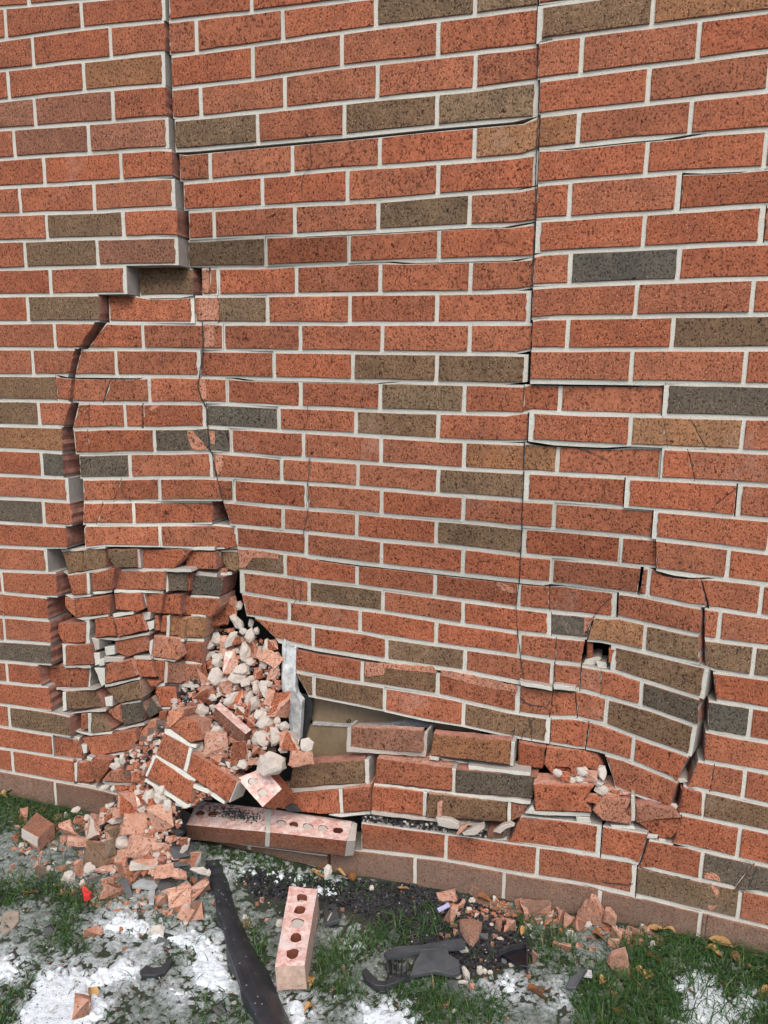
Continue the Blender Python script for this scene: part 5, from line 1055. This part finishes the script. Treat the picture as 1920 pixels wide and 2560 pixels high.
# ------------------------------------------------------------------ leaves
LEAFM = [mat_plain('dry_leaf_tan', (.34, .19, .07), .7, .35, 70, .4), mat_plain('dry_leaf_brown', (.20, .085, .03), .7, .35, 70, .4), mat_plain('dry_leaf_ochre', (.42, .25, .10), .7, .3, 70, .4)]
def leaf(t, x, y, ln, wd, ang, m_, label):
    P = gp(*px(t, x, y)); s = pxm(P); ln, wd = ln/3.456/s, wd/3.456/s
    nu_, nv_ = 9, 5; VS, FS = [], []
    for i in range(nu_):
        t_ = i/(nu_-1); w = wd*math.sin(math.pi*min(1, t_**.8))*(.5)+.0006
        for j in range(nv_):
            q = (j/(nv_-1)-.5)*2
            VS.append(Vector(((t_-.5)*ln, q*w, .010+abs(q)**1.5*w*.75 + .006*math.sin(t_*4+ang) + .002*noise.noise(Vector((t_*5, q*2, ang))))))
    for i in range(nu_-1):
        for j in range(nv_-1): FS.append((i*nv_+j, i*nv_+j+1, (i+1)*nv_+j+1, (i+1)*nv_+j))
    b = len(VS); VS += [v-Vector((0, 0, .0006)) for v in VS[:]]; FS += [tuple(reversed([k+b for k in f])) for f in FS[:]]
    o = link('fallen_leaf', mesh('fallen_leaf', VS, FS, smooth=True), [LEAFM[m_]]); o.location = P
    o.rotation_euler = (random.uniform(-.5, .1), random.uniform(-.3, .3), R_(ang)); tag(o, label, 'leaf', 'fallen leaves')
random.seed(51)
for a in [('H', 790, 1525, 150, 90, -30, 2, 'curled tan leaf on the snow above the flat red flake'), ('H', 240, 630, 140, 60, 10, 1, 'brown leaf in the green grass patch at far left'), ('C', 205, 1005, 100, 80, 40, 2, 'tan leaf at the wall foot left of the half brick'), ('C', 30, 1030, 90, 60, 0, 2, 'ochre leaf at the left frame edge by the wall foot'), ('C', 100, 985, 110, 60, 30, 1, 'brown leaf leaning between two ochre leaves by the wall'),
          ('I', 1085, 468, 150, 60, 8, 0, 'long tan leaf lying left of the grey mortar piece'), ('I', 1290, 455, 100, 45, -5, 2, 'small ochre leaf under the bottom course'), ('I', 1390, 495, 150, 70, -60, 1, 'dark brown leaf leaning on the bottom course'), ('I', 1105, 395, 70, 50, 80, 1, 'small red brown leaf left of the grey mortar piece'), ('I', 960, 1370, 140, 80, 50, 1, 'brown leaf against the end of the whole brick'), ('I', 1010, 1390, 130, 70, -70, 2, 'pale tan leaf standing at the end of the whole brick'), ('I', 1030, 1650, 120, 80, 50, 2, 'crumpled tan leaf on frost near the bottom edge'),
          ('J', 155, 590, 110, 50, -15, 0, 'tan leaf on the black grit under the bottom course'), ('J', 870, 685, 170, 80, 20, 1, 'dark ochre leaf among chips at the wall foot'), ('J', 1320, 1520, 200, 130, 20, 1, 'broad brown leaf on the frost near the bottom right'), ('J', 1405, 1500, 130, 90, 70, 1, 'second lobe of brown leaf beside the broad leaf'), ('J', 1205, 960, 100, 40, 80, 0, 'narrow upright brown leaf above the glossy housing'),
          ('K', 185, 1000, 120, 80, 20, 1, 'rust brown leaf below the pointed shard'), ('K', 1240, 1065, 200, 120, -15, 0, 'big curled golden leaf at the wall foot on the right'), ('K', 1190, 1160, 180, 90, -25, 0, 'long brown leaf just below the big golden leaf'), ('K', 1395, 1205, 140, 70, -55, 1, 'brown leaf right of the big golden leaf'), ('K', 690, 1215, 130, 90, 20, 1, 'dull brown leaf in grass right of the lone shard'), ('K', 545, 1335, 120, 70, -25, 2, 'yellow tan leaf in grass below the lone shard'), ('K', 625, 1330, 130, 80, 70, 2, 'pale upright leaf beside the yellow tan leaf'), ('K', 350, 1655, 130, 80, 65, 1, 'brown leaf in grass at the bottom edge'), ('K', 1510, 1310, 100, 60, -30, 1, 'small brown leaf at far right in the grass'), ('K', 1640, 1490, 130, 90, 60, 0, 'orange leaf at the right frame edge'), ('K', 1000, 1500, 80, 60, 45, 1, 'brown leaf lying on the right snow patch'), ('K', 225, 1405, 90, 70, 50, 0, 'faded leaf in the frosted grass'), ('K', 670, 935, 130, 70, 10, 0, 'tan leaf against the wall right of the shard chips'), ('K', 800, 950, 110, 40, -20, 2, 'thin pale leaf at the wall foot in grass')]: leaf(*a)

# ------------------------------------------------------------------ snow, frost, grass
def poly(t, *xy): return [px(t, xy[i], xy[i+1]) for i in range(0, len(xy), 2)]
SNOW = [poly('H', 820, 870, 1000, 750, 1200, 720, 1330, 830, 1480, 880, 1659, 880, 1940, 930, 1960, 1040, 2030, 1250, 1980, 1400, 1860, 1390, 1659, 1330, 1659, 1010, 1480, 1000, 1330, 960, 1100, 930, 900, 930),
        poly('H', -300, 1120, 180, 1130, 220, 1260, 140, 1330, -300, 1380), poly('H', 300, 1300, 480, 1200, 900, 1190, 1100, 1120, 1250, 1160, 1190, 1280, 1000, 1310, 850, 1380, 950, 1480, 940, 1600, 700, 1728, 600, 1900, 50, 1900, 160, 1560),
        poly('I', 270, 310, 340, 305, 355, 350, 300, 360), poly('I', 370, 300, 500, 340, 530, 380, 430, 360), poly('I', 670, 385, 850, 370, 980, 410, 950, 440, 720, 420),
        poly('I', 750, 1350, 960, 1430, 1070, 1540, 1000, 1620, 900, 1760, 830, 1800, 830, 1550, 770, 1450), poly('I', 1340, 970, 1420, 940, 1460, 1000, 1380, 1020), poly('I', 1470, 1530, 1659, 1490, 1770, 1500, 1860, 1530, 1890, 1630, 1980, 1690, 2000, 1850, 1480, 1850),
        poly('J', 900, 1390, 1000, 1340, 1060, 1285, 1150, 1300, 1180, 1400, 1240, 1450, 1150, 1480, 1000, 1470), poly('J', 1470, 1500, 1540, 1420, 1590, 1480, 1560, 1560),
        poly('K', 880, 1360, 1040, 1240, 1150, 1310, 1250, 1430, 1350, 1500, 1420, 1380, 1520, 1440, 1570, 1600, 1540, 1728, 1500, 1900, 880, 1900, 920, 1560), poly('I', 1060, 490, 1150, 470, 1230, 540, 1150, 560), poly('H', 1480, 1380, 1659, 1340, 1700, 1420, 1560, 1440)]
GRASS = [(poly('K', 380, 1000, 1060, 960, 1250, 1000, 1659, 1100, 2000, 1150, 2000, 1900, 0, 1900, 0, 1400, 150, 1250, 380, 1330), 1.0), (poly('J', 0, 1600, 90, 1300, 430, 1290, 540, 1420, 760, 1480, 950, 1500, 1000, 1700, 800, 1800, 350, 1800, 320, 1650, 210, 1600, 200, 1500), .8),
         (poly('I', 1080, 1050, 1300, 950, 1659, 850, 1659, 1000, 1300, 1250, 1400, 1350, 1480, 1500, 1150, 1460, 1000, 1330), .8), (poly('I', 480, 860, 600, 880, 640, 1100, 620, 1220, 540, 1050), 1.0), (poly('C', -300, 880, 0, 900, 350, 950, 460, 1040, 700, 1120, 760, 1300, 560, 1300, 480, 1350, 220, 1430, 100, 1300, -300, 1250), .9),
         (poly('H', -300, 560, 200, 500, 480, 440, 640, 600, 880, 600, 860, 700, 560, 720, 300, 640, 0, 700, -300, 720), 1.0), (poly('H', 460, 760, 700, 700, 620, 980, 780, 1000, 760, 1060, 420, 1080, 300, 1060, 520, 960), .9), (poly('H', -300, 1450, 100, 1420, 250, 1240, 330, 1180, 240, 1380, 130, 1600, 60, 1800, -300, 1800), .8),
         (poly('I', 120, 150, 330, 180, 1190, 400, 1250, 460, 1700, 520, 1659, 560, 1250, 560, 850, 460, 540, 420, 290, 380), .45), (poly('J', 0, 760, 380, 640, 600, 900, 500, 1000, 250, 1000, 0, 1060), .9), (poly('J', 950, 700, 1250, 800, 1500, 880, 1659, 900, 1659, 1300, 1400, 1250, 1300, 1050, 1150, 950, 1000, 800), .55), (poly('H', 660, 1380, 740, 1350, 760, 1420, 690, 1440), .8), (poly('H', 1540, 1000, 1659, 1020, 1640, 1080, 1560, 1060), .8), (poly('H', 1000, 520, 1100, 480, 1080, 560, 980, 580), .8), (poly('H', 1360, 700, 1440, 740, 1480, 850, 1360, 850), .5), (poly('H', 820, 1600, 1120, 1600, 1100, 1700, 900, 1690), .4), (poly('J', 800, 1080, 960, 1100, 960, 1220, 850, 1200), .6), (poly('I', 0, 1360, 150, 1360, 420, 1480, 560, 1728, 600, 1850, 0, 1850), .35)]
st = .0045
gx = np.arange(-.95, 2.35, st); gy = np.arange(-1.0, -.008, st)
XX, YY = np.meshgrid(gx, gy); ZZ = np.full(XX.shape, 0.0)
# project the lawn's own grid once to look the survey outlines up
D0 = np.stack([XX-CX, YY-CY, ZZ-CZ], -1); zz = D0 @ np.array(FWD); UU = 960+F*(D0 @ np.array(RGT))/zz; VVp = 1280-F*(D0 @ np.array(UP))/zz
SCL = F/zz
def sdf(P):
    d = np.full(UU.shape, 1e9); ins = np.zeros(UU.shape, bool)
    for (x0, y0), (x1, y1) in zip(P, P[1:]+P[:1]):
        ex, ey = x1-x0, y1-y0; t = np.clip(((UU-x0)*ex+(VVp-y0)*ey)/(ex*ex+ey*ey+1e-9), 0, 1)
        d = np.minimum(d, (UU-x0-t*ex)**2+(VVp-y0-t*ey)**2)
        c = ((y0 > VVp) != (y1 > VVp)); 
        with np.errstate(divide='ignore', invalid='ignore'): xi = (x1-x0)*(VVp-y0)/(y1-y0+1e-12)+x0
        ins ^= c & (UU < xi)
    return np.where(ins, np.sqrt(d), -np.sqrt(d))
def nz(s, o, octv=1):
    a = np.empty(XX.size)
    for i, (x, y) in enumerate(zip(XX.ravel(), YY.ravel())): a[i] = noise.noise(Vector((x*s, y*s, o)))
    return a.reshape(XX.shape)
n1, n2, n3 = nz(16, 1), nz(45, 2), nz(110, 3); n4 = nz(7, 9)
GH = np.array([gh(x, y) for x, y in zip(XX.ravel(), YY.ravel())]).reshape(XX.shape)
S = np.max([sdf(P) for P in SNOW], 0)
view = (UU > -260) & (UU < 2180) & (VVp < 2800)
off_view = n4*60 - 20 + n1*30                      # beyond the survey the snow goes on in patches
S = np.where(view, S, off_view) + n1*18 + n2*24 + n3*28 - 7
T = np.clip(S/26, -1, 1); T = np.where(T > 0, .003+.007*np.sin(T*math.pi/2), T*.006) + n2*.001*(T > 0) + n3*.0012*(T > 0)
GD = np.zeros(UU.shape)
for P, w in GRASS: GD = np.maximum(GD, np.clip(.5+(sdf(P)+n1*25+n2*15)/40, 0, 1)*w)
GD = np.where(view, GD, np.clip(.4+n4*1.5, 0, 1))
DBG = np.clip(.5+(sdf(DEB)+n1*20)/40, 0, 1)
def layer(name, label, TT, mat, lim=-.002, att=None):
    H_ = GH + TT; ny, nx_ = H_.shape; keep = TT > lim
    cells = keep[:-1, :-1] | keep[1:, :-1] | keep[:-1, 1:] | keep[1:, 1:]
    used = np.zeros(H_.shape, bool)
    for a in (slice(0, -1), slice(1, None)):
        for b in (slice(0, -1), slice(1, None)): used[a, b] |= cells
    idx = np.full(H_.shape, -1); idx[used] = np.arange(used.sum())
    co_ = np.stack([XX[used]+n3[used]*.002, YY[used]+n2[used]*.002, H_[used]], -1)
    j, i = np.nonzero(cells)
    fc = np.stack([idx[j, i], idx[j, i+1], idx[j+1, i+1], idx[j+1, i]], -1)
    me = bpy.data.meshes.new(name); me.vertices.add(len(co_)); me.vertices.foreach_set('co', co_.ravel()); me.loops.add(len(fc)*4); me.polygons.add(len(fc))
    me.loops.foreach_set('vertex_index', fc.ravel()); me.polygons.foreach_set('loop_start', np.arange(0, len(fc)*4, 4)); me.polygons.foreach_set('use_smooth', np.ones(len(fc), bool)); me.update(); me.validate()
    if att is not None: me.attributes.new('cover', 'FLOAT', 'POINT').data.foreach_set('value', att[used].astype(np.float32))
    return tag(link(name, me, [mat]), label, kind='stuff')
def mat_snow():
    mt, nt, bs = newmat('granular_snow'); vec = mapping(nt, (1, 1, 1))
    n = tex(nt, vec, 60, 7, .8); n2_ = tex(nt, vec, 240, 3, .6); n3_ = tex(nt, vec, 130, 3, .6)
    c = ramp(nt, n.outputs[0], [(.33, (.30, .34, .34)), (.46, (.68, .75, .80)), (.62, (.82, .88, .94))]).outputs[0]
    c = mix(nt, ramp(nt, n3_.outputs[0], [(.31, (1, 1, 1)), (.37, (0, 0, 0))]).outputs[0], c, (.07, .075, .07))
    nt.links.new(c, bs.inputs['Base Color']); bs.inputs['Roughness'].default_value = .6
    bump(nt, bs, mix(nt, .5, n.outputs[0], n2_.outputs[0]), .8, .005); return mt
def mat_frost():
    mt, nt, bs = newmat('icy_crust'); vec = mapping(nt, (1, 1, 1))
    n = tex(nt, vec, 75, 8, .85); n2_ = tex(nt, vec, 170, 5, .75)
    at = N(nt, 'ShaderNodeAttribute', attribute_name='cover')
    lo = ramp(nt, n.outputs[0], [(.30, (.05, .065, .045)), (.46, (.17, .20, .18)), (.6, (.34, .38, .37)), (.72, (.58, .63, .65))]).outputs[0]
    hi = ramp(nt, n.outputs[0], [(.30, (.12, .14, .12)), (.43, (.42, .46, .47)), (.58, (.68, .74, .78))]).outputs[0]
    c = mix(nt, ramp(nt, at.outputs['Fac'], [(.55, (0, 0, 0)), (1, (1, 1, 1))]).outputs[0], lo, hi)
    c = mix(nt, ramp(nt, n2_.outputs[0], [(.36, (.9, .9, .9)), (.45, (0, 0, 0))]).outputs[0], c, (.035, .05, .03))
    nt.links.new(c, bs.inputs['Base Color']); bs.inputs['Roughness'].default_value = .4; bump(nt, bs, mix(nt, .5, n.outputs[0], n2_.outputs[0]), 1, .008); return mt
layer('snow', 'patches of granular white snow on the lawn', T, mat_snow())
FR = n1*.38+n2*.62+n3*.85 + .22 - GD*.40 - DBG*1.0 - np.clip((YY+.05)/.05, 0, 1)*.3
layer('frost', 'grey icy crust half covering the lawn between snow patches', np.where(FR > 0, .001+np.clip(FR, 0, .5)*.011, FR*.01), mat_frost(), att=np.clip(1+S/110, 0, 1))
def mat_grass():
    mt, nt, bs = newmat('lawn_grass'); vec = mapping(nt, (1, 1, 1))
    at = N(nt, 'ShaderNodeAttribute', attribute_name='blade')
    c = ramp(nt, at.outputs['Fac'], [(0, (.018, .052, .014)), (.5, (.034, .095, .022)), (.78, (.075, .125, .034)), (.93, (.16, .15, .07)), (1, (.28, .22, .12))]).outputs[0]
    nt.links.new(c, bs.inputs['Base Color']); bs.inputs['Roughness'].default_value = .5; bs.inputs['Specular IOR Level'].default_value = .3; return mt
rg = np.random.default_rng(4)
near = ((UU > -150) & (UU < 2080) & (VVp < 2700))
prob = (GD*1.0 + .05)*np.clip(1-np.clip(T, 0, 1)*70, .06, 1)*np.where(near, 1, .35)*(1-DBG*.75)
prob = np.clip(prob, 0, 1)*.95
ny, nx_ = prob.shape; GVs, GFs, GA = [], [], []
reps = rg.poisson(prob*1.0); jj, ii = np.nonzero(reps)
jj = np.repeat(jj, reps[jj, ii][:]) if False else jj
for j, i in zip(jj, ii):
    x, y = XX[j, i]+rg.uniform(-st, st), min(-.004, YY[j, i]+rg.uniform(-st, st)); gd = GD[j, i]
    h = rg.uniform(.008, .028)*(.7+.6*gd); a = rg.uniform(0, 6.283); ln = rg.uniform(.4, 1.8)*h*1.3; w = rg.uniform(.0007, .0015)
    z = GH[j, i]+max(0, T[j, i])*.6-.002; dx, dy = math.cos(a), math.sin(a); b = len(GVs)
    if y + dy*ln > -.002: dy = -abs(dy)
    GVs += [(x-dy*w, y+dx*w, z), (x+dy*w, y-dx*w, z), (x+dx*ln*.35-dy*w*.8, y+dy*ln*.35+dx*w*.8, z+h*.7), (x+dx*ln*.35+dy*w*.8, y+dy*ln*.35-dx*w*.8, z+h*.7), (x+dx*ln, y+dy*ln, z+h*rg.uniform(.75, 1.0))]
    GFs += [(b, b+1, b+3, b+2), (b+2, b+3, b+4)]; q = min(1, max(0, rg.normal(.42, .22))); GA += [q]*5
me = mesh('grass', GVs, GFs); at = me.attributes.new('blade', 'FLOAT', 'POINT'); at.data.foreach_set('value', np.array(GA, dtype=np.float32))
tag(link('grass', me, [mat_grass()]), 'short green grass blades growing through the frost', kind='stuff')
print('grass blades', len(GFs)//2, 'bricks', sum(1 for o in bpy.data.objects if o.parent == wall and o.name.split('.')[0] == 'brick'), 'frags', sum(1 for o in bpy.data.objects if o.name.startswith('brick_fragment')), 'objs', len(bpy.data.objects))
